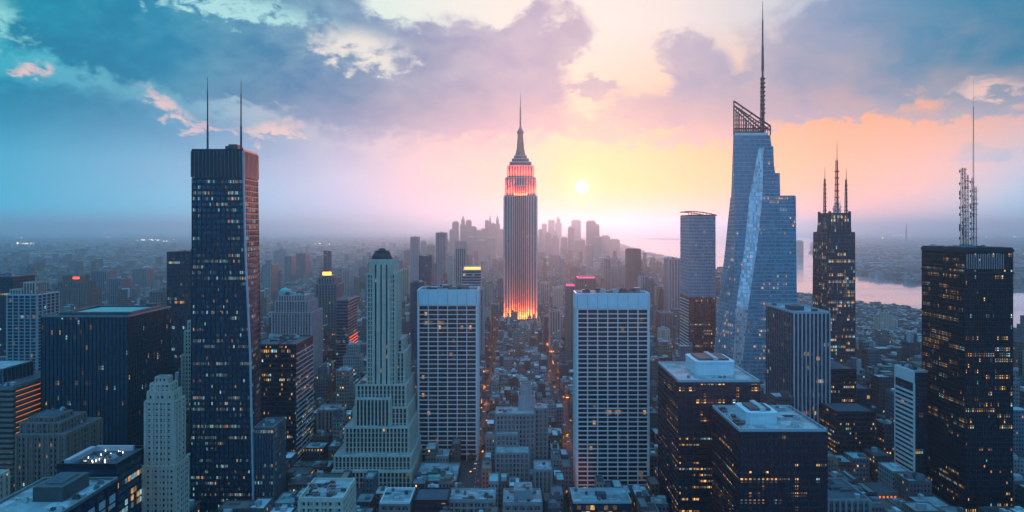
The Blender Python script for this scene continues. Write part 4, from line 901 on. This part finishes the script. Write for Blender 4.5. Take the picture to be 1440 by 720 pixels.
SKY = [(636,645,311,5000,'flat hazy tower at the left end of the tall downtown group',0),(632,639,322,4900,'low shoulder tower left of the flat hazy end tower',0),
 (647,655,306,5100,'tallest domed hazy tower in the left downtown group',1),(655,663,309,5000,'hazy tower touching the right of the tallest domed tower',0),
 (662,670,318,4800,'mid-height hazy tower two right of the domed one',0),(670,676,323,5200,'short hazy tower before the gap in the left group',0),
 (676,683,321,5300,'low hazy tower filling the gap left of the spired pair',0),(682,687,309,5200,'thin hazy tower at the left of the spired pair',0),
 (686,692,308,5300,'hazy tower with sharp spire left of the big skyscraper',2),(691,696,313,5300,'stub tower between the two peaks beside the big skyscraper',0),
 (696,703,305,5200,'broad pale tower just left of the big skyscraper shaft',1),(702,709,322,5000,'low haze-blue block touching the big skyscraper shaft',0),
 (592,599,338,4200,'small hazy tower above the dark indigo tower',0),(600,611,343,3900,'low hazy slab between indigo and flat violet towers',0),(627,634,338,4400,'hazy block right of the flat violet tower',0),
 (657,668,332,4300,'hazy block in front of the left downtown group',0),(670,684,337,4000,'wide low hazy block in front of the gap',0),(684,697,333,4300,'low hazy block under the spired pair',0),
 (757,763,322,5000,'low pink block touching the right of the big skyscraper',0),(762,769,314,6500,'faint pink tower right of the big skyscraper',0),(767,775,326,4600,'pink stepped block below the faint towers',0),
 (771,780,309,7600,'faintest left tower lost in the pink glow',0),(781,790,306,7600,'faintest right tower lost in the pink glow',1),(776,786,328,4500,'darker pink block in front of the faintest towers',1),
 (789,798,333,4700,'low pink block between the faint and the square towers',0),(799,808,318,4800,'square pink tower left of the paired tall towers',0),(804,817,309,7200,'pale square tower behind the square pink tower',0),
 (825,838,310,4900,'tallest rose tower below and right of the sun',0),(837,843,315,4900,'slim rose tower attached to the tallest rose tower',0),(809,823,336,4200,'wide low rose block under the sun',0),
 (824,834,343,3600,'low mauve block in front of the tallest rose tower',0),(836,846,332,4600,'rose block at the right foot of the slim rose tower',0),(846,858,331,5200,'long low rose block sloping to the river',0),(858,872,336,5000,'last low rose block before the river',0),
 (740,752,345,3300,'low violet block behind the big skyscraper right edge',0),(757,768,352,3000,'violet block right of the big skyscraper shaft',0),(776,788,356,2800,'violet slab halfway between shaft and pink crowns',0)]
for a in SKY: sky_tower(*a)
sky_tower(1121,1130,338,4600,'lone hazy tower over the river between two glass towers',0,grp='lone far towers'); sky_tower(1274,1276,318,9500,'hair-thin far tower on the right horizon',2,grp='lone far towers')
for i, (a, b, p, l) in enumerate(((1235,1242,447,'leftmost slab of the riverside apartment cluster'),(1242.5,1249,439,'tallest slab of the riverside apartment cluster'),(1249.5,1256,443,'third slab from left in the riverside apartment cluster'),(1256.5,1262,450,'rightmost low slab of the riverside apartment cluster'))):
    simple(l, a, b, p, 1250+i*8, 16, F_beige, 'stone2', 4.5, name='apartment_tower', cat='apartment tower').finish()
for (a, b, p, D_, l, k) in ((128,150,381,1700,'hazy blue slab right of the brown stepped tower',0),(152,170,392,1500,'lower hazy slab with pink side, left',0),(186,206,378,2100,'hazy apartment slab left of the black slab tower',0),
   (369,382,372,1500,'hazy violet block right of the masted tower',0),(385,396,352,2400,'pale violet block far right of the masted tower',0),(400,410,360,2300,'small violet tower over the green dome',0),(416,430,356,2500,'faint wide violet slab above the brown old tower',0),
   (482,492,378,1900,'faint tower above the fiery lined tower',0),(497,508,368,2200,'faint pair tower left of the ribbed dome',0),(556,566,366,1900,'faint tower right of the ribbed dome',0),(566,575,378,1700,'mauve slab right of the ribbed dome',0),(568,577,352,2700,'faint tall slab above the mauve slab',0),
   (700,706,392,1700,'violet slab touching the big skyscraper on its left',0),(683,694,398,1500,'low violet slab right of the orange crowned tower',0),(760,772,398,1600,'dusky rose slab right of the big skyscraper',0),(779,791,405,1450,'dusky rose slab left of the slim pink-crowned tower',0),
   (870,880,372,1900,'mauve slab between stepped pair and brick slab',0),(922,935,402,1500,'violet slab between ribbed twins and framed tower',0),(928,938,372,2600,'faint slab left of the framed tower',0),(930,946,440,1100,'low grey-violet block below the framed tower',0),
   (1207,1226,486,900,'low teal-grey slab right of the three-masted tower',0),(1228,1243,500,850,'dim slab with vertical ribs near the white-banded tower',0),(1246,1262,508,800,'dim ribbed slab left of the white-banded tower',0),(1425,1446,500,900,'mauve slab at the right edge beyond the black tower',0)):
    simple(l, a, b, p, D_, 26+D_*.01, (F_mid, F_stone, F_brown, F_beige)[int(a) % 4], ('mauve','concrete','steel','stone2')[int(b) % 4], 4.5, name='office_block', cat='office building').finish()

# ---------------------------------------------------------------- the rest of the city
rng = random.Random(7)
TINTS = [((.30,.20,.17),'brick red'),((.20,.13,.11),'dark brown'),((.36,.31,.26),'tan'),((.44,.43,.40),'pale grey'),((.22,.22,.24),'mid grey'),((.11,.12,.14),'charcoal'),((.52,.52,.50),'whitish'),((.26,.28,.33),'slate blue'),((.33,.25,.26),'dusty pink')]
ROOFT = [((.12,.13,.14),'dark'),((.34,.37,.38),'grey'),((.52,.56,.56),'pale'),((.22,.36,.36),'greenish'),((.22,.15,.13),'reddish')]
grid = {}
for r in RECTS:
    for gx in range(int(r[0]//60)-1, int(r[1]//60)+2):
        for gy in range(int(r[2]//60)-1, int(r[3]//60)+2): grid.setdefault((gx, gy), []).append(r)
def clear(x0, x1, y0, y1):
    for gx in range(int(x0//60), int(x1//60)+1):
        for gy in range(int(y0//60), int(y1//60)+1):
            for r in grid.get((gx, gy), ()):
                if x0 < r[1]+2 and x1 > r[0]-2 and y0 < r[3]+2 and y1 > r[2]-2: return False
    return True
BL = []    # x0,x1,y0,y1,h,tint,roof
def hz(x, y):
    a = math.degrees(math.atan2(x, y)); r = rng.random()
    if y < 560: h = rng.uniform(8, 20)
    elif y < 1000: h = rng.uniform(10, 30) if abs(a) < 9 else (rng.uniform(14, 42) if r < .85 else rng.uniform(42, 62))
    elif y < 1500: h = rng.uniform(12, 36) if r < .88 else rng.uniform(36, 75 if abs(a) > 4 else 50)
    elif y < 3500: h = rng.uniform(10, 34) if r < (.9 if abs(a) < 20 else .95) else rng.uniform(40, 100)
    else: h = rng.uniform(8, 26) if r < .96 else rng.uniform(30, 70)
    if y > 1500 and a < -13: h = min(h, 20 if r < .975 else 60)
    if a > 17 and y > 1000: h = min(h, 16 if y < 2600 else 22)
    elif a > 6 and y > 2600: h = min(h, 12)
    return h
y = 395.
while y < 2500:
    bd = rng.uniform(36, 46); rowy = [(y, y+bd*.48), (y+bd*.5, y+bd)]
    for a in AV:
        xa, xb = a+6., a+84-6.
        if min(abs(xa), abs(xb))/max(y, 1) > .86: continue
        for ya, yb in rowy:
            x = xa
            while x < xb-6:
                w = min(rng.uniform(5, 13) if abs(x) < 140 else rng.uniform(9, 22), xb-x)
                if xb-x < 5: break
                dd = rng.uniform(.72, 1.)*(yb-ya); y0 = ya if ya == y else yb-dd; h = hz(x, y)
                if w < 12: h = min(h, 34)
                if not clear(x, x+w, y0, y0+dd):
                    for f_ in (.6, .35):
                        if w*f_ > 4 and clear(x, x+w*f_, y0, y0+dd): w *= f_; break
                    else: x += 2.5; continue
                if rng.random() < .96 and not in_river(x, y0) and not in_river(x+w, y0-60):
                    BL.append((x, x+w-.4*rng.random(), y0, y0+dd, h, rng.randrange(9), rng.choice((0,1,1,2,2,3,4))))
                x += w+(.05 if rng.random() < .8 else rng.uniform(1, 5))
    y += bd+(8 if rng.random() < .8 else 16)
n_near = len(BL)
parkn = [(rng.uniform(-.8, .8), rng.uniform(2600, 9000), rng.uniform(120, 420)) for _ in range(16)]
y = 2500.
while y < 15000:
    s = 30 if y < 4200 else (52 if y < 7500 else 105); st_y = s*1.12
    lim = .80*y; x = -lim
    while x < lim:
        w = s*rng.uniform(.5, .95); d_ = s*rng.uniform(.5, .9)
        ok = rng.random() < (.80 if s < 40 else .62)
        if ok:
            for (k, yy, r) in parkn:
                if (x-k*yy)**2/2.5+(y-yy)**2 < r*r: ok = False; break
        if ok and not in_river(x, y) and not in_river(x+w, y+d_) and clear(x, x+w, y, y+d_):
            h = hz(x, y)*(1 if s < 60 else .8)
            if h > 40: w = min(w, 26 if s < 60 else 40)
            BL.append((x, x+w, y, y+d_, h, rng.randrange(9), rng.choice((0,1,1,2,2,4))))
        x += s*rng.uniform(.95, 1.25)
    y += st_y
print('CITY', n_near, len(BL))
# who shows: paint every front and roof far to near into a coarse id buffer
BW, BH = 1440, 720; ID = np.full((BH, BW), -1, np.int32)
jobs = [(b[2], i, b) for i, b in enumerate(BL)]+[(r[2], -2, (r[0], r[1], r[2], r[3], r[4])) for r in RECTS]
jobs.sort(key=lambda j: -j[0])
for D_, i, b in jobs:
    x0, x1, y0, y1, h = b[:5]
    if y0 < 100: continue
    def px(x, D): return 720+x*F/D
    def py(z, D): return 322+(CH-z)*F/D
    for k in range(4):   # roof and flank in slices from back to front
        D2 = y1+(y0-y1)*(k+1)/4.; D1 = y1+(y0-y1)*k/4.
        a, c = int(px(x0, D2)), int(math.ceil(px(x1, D2))); r0, r1 = int(py(h, D1)), int(math.ceil(py(0, D2)))
        a, c, r0, r1 = max(0, a), min(BW, c), max(0, r0), min(BH, r1)
        if c > a and r1 > r0: ID[r0:r1, a:c] = i
cnt = np.bincount(ID[ID >= 0], minlength=len(BL)); order = np.argsort(-cnt[:])[:300]; chosen = set(int(i) for i in order if cnt[i] > 0)
cw = facade('city_walls', (.3,.3,.3), (.012,.02,.03), 3.5, 2.5, (.28,.72), (.3,.78), lit=.07, rows=1., warm=.85, power=1.3, attr=True)
m, t = newmat('city_roofs'); at = t.n.new('ShaderNodeAttribute'); at.attribute_name = 'tint'; o = t.n.new('ShaderNodeNewGeometry').outputs['Position']
c = t.vm('SCALE', at.outputs['Color'], scale=t.mr(t.noise(o, .12, 5., .7), .3, .7, .6, 1.4)); principled(t, c, .85); M['croof'] = m
def attrs(me, tints, win):
    a = me.attributes.new('tint', 'FLOAT_COLOR', 'FACE'); a.data.foreach_set('color', np.array([(*c, 1.) for c in tints], np.float32).ravel())
    a = me.attributes.new('windows', 'FLOAT', 'FACE'); a.data.foreach_set('value', np.array(win, np.float32))
class CB(MB):
    def __init__(s): super().__init__(); s.t = []; s.w = []
    def put(s, x0, x1, y0, y1, z0, z1, tint, win=0.):
        n = len(s.f); s.box(x0, x1, y0, y1, z0, z1, False); s.t += [tint]*(len(s.f)-n); s.w += [win]*(len(s.f)-n)
    def tank(s, x, y, z, r, h, tint):
        n = len(s.f)
        for k in range(4): w = .8+k*math.pi/2; s.tube((x+r*.8*math.cos(w), y+r*.8*math.sin(w), z), (x+r*.8*math.cos(w), y+r*.8*math.sin(w), z+h*.6), .15, .15, 3)
        s.lathe(x, y, [(r, z+h*.6), (r, z+h*1.4), (r*1.1, z+h*1.4), (.1, z+h*1.8)], 9); s.t += [tint]*(len(s.f)-n); s.w += [0.]*(len(s.f)-n)
    def make(s, name, mat, parent=None, off=(0,0,0)):
        o = s.build(name, mat, parent, off); attrs(o.data, s.t, s.w); return o
rest_w, rest_r = CB(), CB()
LM = [(36,450,'white-gridded apartment tower'),(118,560,'broad green-roofed block'),(235,450,'plain black slab'),(300,500,'two-masted tower'),(398,560,'black tower with slanting lines'),(458,480,'orange-lantern tower'),
      (540,560,'ribbed-dome stone tower'),(630,520,'narrower white slab'),(731,420,'spired skyscraper'),(733,600,'grey stepped block'),(862,560,'wider white slab'),(985,420,'curved-top glass tower'),(1060,420,'faceted glass tower'),
      (1000,600,'pale-roofed dark block'),(1172,420,'three-masted tower'),(1200,620,'black stepped tower'),(1278,600,'white-banded tower'),(1390,500,'big black tower')]
infos = []
for i, b in enumerate(BL):
    x0, x1, y0, y1, h, ti, ri = b; tint, tn = TINTS[ti]; roof, rn = ROOFT[ri]
    v = 1+.25*(rng.random()-.5); tint = tuple(c*v*.5 for c in tint); rk = rng.choice((.25, .5, .9, 1.25)); roof = tuple(c*rk for c in roof)
    if i in chosen:
        lw, lr, lu, lt = CB(), CB(), [], CB()
    else: lw, lr, lu, lt = rest_w, rest_r, rest_r, rest_r
    step_ = h > 30 and rng.random() < .5 and y0 < 2600
    lw.put(x0, x1, y0, y1, 0, h, tint, 1.)
    w, d_ = x1-x0, y1-y0; hh = h
    if step_: hh = h*1.22; lw.put(x0+w*.15, x1-w*.15, y0+d_*.2, y1-d_*.15, h, hh, tint, 1.)
    if y0 < 3200:
        pw = .35
        lr.put(x0+pw, x1-pw, y0+pw, y1-pw, h-.05, h+.12, roof)
        for q in ((x0,x1,y0,y0+pw),(x0,x1,y1-pw,y1),(x0,x0+pw,y0+pw,y1-pw),(x1-pw,x1,y0+pw,y1-pw)): lw.put(*q, h-.02, h+.9, tint, 0.)
    else: lr.put(x0, x1, y0, y1, h, h+.3, roof)
    fit = ''
    if y0 < 2600:
        if step_: lr.put(x0+w*.15+.3, x1-w*.15-.3, y0+d_*.2+.3, y1-d_*.15-.3, hh, hh+.2, roof)
        for _ in range(rng.choice((1,2,3))):
            a, c = rng.uniform(2, w*.35+1.5), rng.uniform(2, d_*.3+1.5); xx, yy = rng.uniform(x0+.5, x1-a-.5), rng.uniform(y0+.5, y1-c-.5)
            if w > 7 and d_ > 7:
              u_ = lu
              if i in chosen: u_ = CB(); lu.append(u_)
              u_.put(xx, xx+a, yy, yy+c, h+.1, (hh if step_ else h)+rng.uniform(1.2, 4.), rng.choice(((.45,.47,.47),(.12,.13,.14),tint,(.3,.32,.33)))); fit = 'roof box'
        if h > 18 and w > 8 and rng.random() < .3: lt.tank(rng.uniform(x0+2.5, x1-2.5), rng.uniform(y0+2.5, y1-2.5), hh if step_ and False else h+.1, 1.7, 3., (.11,.07,.055)); fit = 'water tank'
    if i in chosen: infos.append((i, b, tn, rn, fit, step_, lw, lr, lu, lt))
M['shop'] = emis('lit_shop_window', (255,150,70), 2.2)
used = {}
infos.sort(key=lambda q: q[1][2])
ORD = ['nearest','second nearest','third nearest','fourth nearest','fifth nearest','sixth nearest','seventh nearest','eighth nearest','ninth nearest','tenth nearest']
for q in infos:
    i, b, tn, rn, fit, step_, lw, lr, lu, lt = q
    ys, xs = np.nonzero(ID == i) if cnt[i] else ([0], [0]); cx, cy = float(np.mean(xs)), float(np.mean(ys))
    lm = min(LM, key=lambda l: abs(l[0]-cx)+abs(l[1]-cy)*.35); w = b[1]-b[0]
    size = 'stepped' if step_ else ('tall' if b[4] > 45 else ('low' if b[4] < 16 else ('narrow' if w < 12 else ('broad' if w > 19 else 'mid-rise'))))
    side = 'left of' if cx < lm[0]-14 else ('right of' if cx > lm[0]+14 else ('behind' if b[2] > 900 else 'below'))
    key = f"{size} {tn} building with {rn} roof{' and '+fit if fit else ''} {side} the {lm[2]}"
    if len(key.split()) > 13 and fit: key = key.replace(' and '+fit, '')
    if len(key.split()) > 14: key = key.replace(f" with {rn} roof", '')
    used.setdefault(key, []).append(q)
for key, qs in used.items():
    for n_, q in enumerate(qs):
        i, b, tn, rn, fit, step_, lw, lr, lu, lt = q
        lab = key if len(qs) == 1 else key+', '+ORD[min(n_, 9)]
        off = ((b[0]+b[1])/2, (b[2]+b[3])/2, 0); T = Thing('city_building', lab, 'building', off[0], off[1], 'mid-rise city buildings between the towers')
        lw.make('wall', cw, T.e, off); lr.make('roof', M['croof'], T.e, off)
        for u_ in lu: u_.make('rooftop_unit', M['croof'], T.e, off)
        nearav = min(((b[0]-a_) if b[0] > a_ else 99, 0) for a_ in AV)[0] < 7 or min((a_-b[1]) if b[1] < a_ else 99 for a_ in AV) < 7
        if nearav and b[2] < 1400 and rng.random() < .5:
            mb = MB(); lft = min((b[0]-a_) if b[0] > a_ else 99 for a_ in AV) < 7; xx = b[0]-.25 if lft else b[1]; k_n = max(2, int((b[3]-b[2])/3.2))
            for kk in range(k_n): yy = b[2]+.4+(b[3]-b[2]-.8)*kk/k_n; mb.box(xx, xx+.25, yy, yy+2.2, .5, 3.4)
            T.one('shop_window', mb, M['shop'])
        if lt.f: lt.make('water_tank', M['croof'], T.e, off)
def stuffit(o, lab): o['kind'] = 'stuff'; o['label'] = lab
# one object: join walls and roofs with two material slots
nw = len(rest_w.f); allb = CB(); allb.v = rest_w.v+rest_r.v; k = len(rest_w.v); allb.f = rest_w.f+[tuple(a+k for a in f) for f in rest_r.f]; allb.t = rest_w.t+rest_r.t; allb.w = rest_w.w+rest_r.w
o = allb.make('distant_city_blocks', cw); o.data.materials.append(M['croof'])
o.data.polygons.foreach_set('material_index', np.array([0]*nw+[1]*(len(allb.f)-nw), np.int32)); stuffit(o, 'countless small rooftops of the distant city')

# ---------------------------------------------------------------- trees
m, t = newmat('foliage'); o = t.n.new('ShaderNodeNewGeometry').outputs['Position']
principled(t, t.mix(t.mr(t.noise(o, .35, 3.), .35, .65), (.03,.05,.022), (.075,.105,.045)), .8); M['leaf'] = m
M['bark'] = plain('bark', (.07,.05,.04), .9)
def crown(mb, x, y, z, r, rng, n):
    cl = [(x+rng.gauss(0,.38)*r, y+rng.gauss(0,.38)*r, z+rng.gauss(0,.3)*r, r*rng.uniform(.3,.55)) for _ in range(7)]
    for _ in range(n):
        cx, cy, cz, cr = rng.choice(cl); v = Vector((rng.gauss(0,1), rng.gauss(0,1), rng.gauss(0,1))).normalized()*cr*rng.uniform(.6,1.05)
        c = Vector((cx, cy, cz))+v; a = Vector((rng.gauss(0,1), rng.gauss(0,1), rng.gauss(0,1))).normalized(); p = a.orthogonal().normalized(); q_ = a.cross(p); s = r*rng.uniform(.08,.16); k = len(mb.v)
        mb.v += [tuple(c+p*s), tuple(c+q_*s*.8), tuple(c-p*s), tuple(c-q_*s*.8)]; mb.f.append((k, k+1, k+2, k+3))
protos = []
trng = random.Random(5)
for v in range(3):
    cm, tm = MB(), MB(); h = 9+v; crown(cm, 0, 0, h, 4.6, trng, 420)
    tm.tube((0,0,0), (0,0,h*.6), .35, .22, 7)
    for k in range(4): w = k*1.6+v; tm.tube((0,0,h*.45), (2.2*math.cos(w), 2.2*math.sin(w), h*.95), .16, .06, 5)
    protos.append((cm, tm))
tp = [(-33.9,900),(-24.1,925),(-33.9,960),(-24.1,1000),(-33.9,1040),(50.1,760),(59.9,800),(50.1,850),(59.9,900),(-33.9,575),(-24.1,600),(-33.9,628),(-24.1,655),(-33.9,690),(-24.1,715),(-33.9,742),(-24.1,770),(-33.9,805),(-24.1,850),(-33.9,880),(50.1,520),(59.9,545),(50.1,640),(59.9,700),(30,482),(38,486),(35,494),(-60,466),(-68,474)]
pm = []
for v, (cm, tm) in enumerate(protos):
    a = MB(); a.v, a.f = cm.v, cm.f; c_ = a.build('crown', M['leaf']); b_ = MB(); b_.v, b_.f = tm.v, tm.f; d_ = b_.build('trunk', M['bark']); pm.append((c_.data, d_.data)); bpy.data.objects.remove(c_); bpy.data.objects.remove(d_)
for i, (x, y) in enumerate(tp):
    if not clear(x-1, x+1, y-1, y+1): continue
    e = bpy.data.objects.new('street_tree', None); COL.objects.link(e); e.location = (x, y, 0); e.rotation_euler = (0,0,i*1.3); e.scale = (.8+.12*math.sin(i*2.1),)*3
    sd_ = 'left' if x < 0 else 'right'
    e['label'] = f"dark leafy street tree, {['nearest','second','third','fourth','fifth','sixth','seventh','eighth','ninth','tenth','eleventh','twelfth','thirteenth','fourteenth','fifteenth','sixteenth','seventeenth','eighteenth'][sum(1 for (a, b) in tp if (a < 0) == (x < 0) and b < y)]} along the {sd_}-hand avenue"; e['category'] = 'tree'; e['group'] = 'street trees along the avenues'
    for nm, me in zip(('crown','trunk'), pm[i % 3]): o = bpy.data.objects.new(nm, me); COL.objects.link(o); o.parent = e
# wooded river bank, one mass
wb = MB(); wr = random.Random(9)
for k in range(520):
    f = wr.random(); i0 = wr.choice((2,3,4,5,6,6,5,4)); p = [near[i0][j]+(near[i0+1][j]-near[i0][j])*f for j in (0,1)]
    x, y = G(p[0], p[1]+wr.uniform(.6, 5.5)); r = wr.uniform(6, 10); crown(wb, x, y-8, wr.uniform(4, 9)+6*math.sin(f*7+i0), r, wr, 46)
for k in range(260):
    p = (wr.uniform(1100, 1440), 0); f = (p[0]-1100)/340; x, y = G(p[0], 392+f*20-wr.uniform(3, 7)-10*(1-f)*(p[0]<1202)); 
    if not in_river(x, y): crown(wb, x, y, 8, wr.uniform(9, 14), wr, 26)
stuffit(wb.build('wooded_bank', M['leaf']), 'dark wooded banks along the river')

# ---------------------------------------------------------------- street lamps, far lights
lampm = MB(); polem = MB(); polem.tube((0,0,0),(0,0,8.5),.12,.08,6); polem.tube((0,0,8.4),(1.6,0,9.),.07,.06,5); lampm.box(1.2,2.3,-.28,.28,8.75,9.05); lo, po = lampm.build('lamp_head', M['lamp_warm']), polem.build('pole', M['steel']); lmesh, pmesh = lo.data, po.data; bpy.data.objects.remove(lo); bpy.data.objects.remove(po)
li = 0; SIDE = {AV[14]: 'left-hand', AV[15]: 'right-hand', AV[16]: 'outer right', AV[13]: 'outer left', AV[12]: 'far left', AV[17]: 'far right'}
NTH = ['nearest','second','third','fourth','fifth','sixth','seventh','eighth','ninth','tenth','eleventh','twelfth','thirteenth','fourteenth','fifteenth','sixteenth','seventeenth','eighteenth','nineteenth','twentieth']
for a in (AV[14], AV[15], AV[13], AV[16], AV[12], AV[17]):
    for j in range(18):
        y = 490+j*48; s_ = 1 if j % 2 else -1; x = a-s_*5.4
        if not clear(x-.5, x+.5, y-.5, y+.5): continue
        e = bpy.data.objects.new('street_lamp', None); COL.objects.link(e); e.location = (x, y, 0); e.rotation_euler = (0, 0, 0 if s_ > 0 else math.pi)
        e['label'] = f"glowing warm street lamp, {NTH[j]} along the {SIDE[a]} avenue"; e['category'] = 'street lamp'; e['group'] = 'street lamps along the avenues'
        for nm, me in (('lamp_head', lmesh), ('pole', pmesh)): o = bpy.data.objects.new(nm, me); COL.objects.link(o); o.parent = e
        if a in (AV[14], AV[15]) and j % 3 == 0 or j % 6 == 3:
            l = bpy.data.lights.new('street_lamp_light', 'POINT'); l.energy = 6e3; l.color = lin((255,130,60)); l.shadow_soft_size = .5
            o = bpy.data.objects.new('street_lamp_light', l); COL.objects.link(o); o.location = (x+1.7*s_, y, 8.4)
dl = MB(); dr = random.Random(3)
for (a, b, p, n) in ((16,48,344,14),(148,160,335,4),(192,226,339,22),(228,240,341,3),(240,246,338,2),(1258,1280,331.5,12),(20,80,335,6),(120,124,360,2),(1205,1290,336,8),(1380,1440,334,8),(960,1000,345,4),(390,470,345,5)):
    for k in range(n):
        x, y = G(dr.uniform(a, b), p+dr.uniform(-.8,.8)); s = y/1000.*dr.uniform(.35,.9)
        dl.box(x-s*dr.uniform(.6,1.8), x+s, y, y+2, 14, 14+s*.8)
for k in range(420):
    pyy = 334+dr.random()**1.6*110; x, y = G(dr.uniform(0, 1440), pyy)
    if in_river(x, y): continue
    s = y/1000.*dr.uniform(.12,.3); dl.box(x-s, x+s, y-18, y-17, 16, 16+s)
o = dl.build('distant_lights', M['lamp_white']); stuffit(o, 'scattered pale lights far across the plain')

# ---------------------------------------------------------------- cars on the two avenues
cb, cc_, hl, tl, wl = MB(), MB(), MB(), MB(), MB()
cb.prism([(-.9,-2.2),(.9,-2.2),(.9,2.2),(-.9,2.2)], [(-.85,-2.1),(.85,-2.1),(.85,2.15),(-.85,2.15)], .35, .85, True)
cc_.prism([(-.82,-1.0),(.82,-1.0),(.82,1.6),(-.82,1.6)], [(-.65,-.4),(.65,-.4),(.65,1.1),(-.65,1.1)], .85, 1.42)
hl.box(-.15,.15,-2.24,-2.16,.55,.72); tl.box(-.15,.15,2.2,2.26,.6,.74); wl.tube((-.1,0,.33),(.1,0,.33),.33,.33,10)
cm = {}
for k_m, mb, mt in (('body',cb,M['dark']),('body2',cb,M['whitedim']),('body3',cb,M['steel']),('cabin',cc_,M['mech']),('headlight',hl,M['lamp_white']),('taillight',tl,M['lamp_red']),('wheel',wl,M['mech'])):
    o = mb.build(k_m, mt); cm[k_m] = o.data; bpy.data.objects.remove(o)
cr_ = random.Random(12)
for a, nm in ((AV[14],'left-hand'),(AV[15],'right-hand')):
    y = 486.
    for n_ in range(18):
        y += cr_.uniform(12, 30); s_ = cr_.choice((-1, 1)); col, cn = cr_.choice((('body','black'),('body2','pale'),('body3','grey')))
        e = bpy.data.objects.new('car', None); COL.objects.link(e); e.location = (a+s_*2., y, .06); e.rotation_euler = (0,0,0 if s_ < 0 else math.pi)
        e['label'] = f"{cn} car with lit lamps, {NTH[n_]} on the {nm} avenue"; e['category'] = 'car'; e['group'] = 'cars on the avenues'
        for part, me, loc in [('body',cm[col],(0,0,0)),('cabin',cm['cabin'],(0,0,0))]+[('headlight',cm['headlight'],(sx*.62,0,0)) for sx in (-1,1)]+[('taillight',cm['taillight'],(sx*.65,0,0)) for sx in (-1,1)]+[('wheel',cm['wheel'],(sx*.82,sy*1.35,0)) for sx in (-1,1) for sy in (-1,1)]:
            o = bpy.data.objects.new(part, me); COL.objects.link(o); o.parent = e; o.location = loc

# ---------------------------------------------------------------- evening haze
HZ_TOP = 475.
hb = bpy.data.meshes.new('haze')
hx, hy0, hy1 = 30000., -3000., 42000.
vs = [(x, y, z) for x in (-hx, hx) for y in (hy0, hy1) for z in (-8., HZ_TOP)]
hb.from_pydata(vs, [], [(0,1,3,2),(4,6,7,5),(0,4,5,1),(2,3,7,6),(0,2,6,4),(1,5,7,3)])
ho = bpy.data.objects.new('haze', hb); COL.objects.link(ho); ho['kind'] = 'stuff'; ho['label'] = 'pale evening haze lying over the whole city'
hm = bpy.data.materials.new('haze'); hm.use_nodes = True; hm.node_tree.nodes.clear()
t = NT(hm.node_tree)
pv = t.n.new('ShaderNodeVolumePrincipled'); pv.inputs['Density'].default_value = 1.1e-4
pv.inputs['Color'].default_value = (.52, .88, 1.0, 1); pv.inputs['Anisotropy'].default_value = .745
t.l.new(pv.outputs[0], t.n.new('ShaderNodeOutputMaterial').inputs['Volume'])
hb.materials.append(hm)
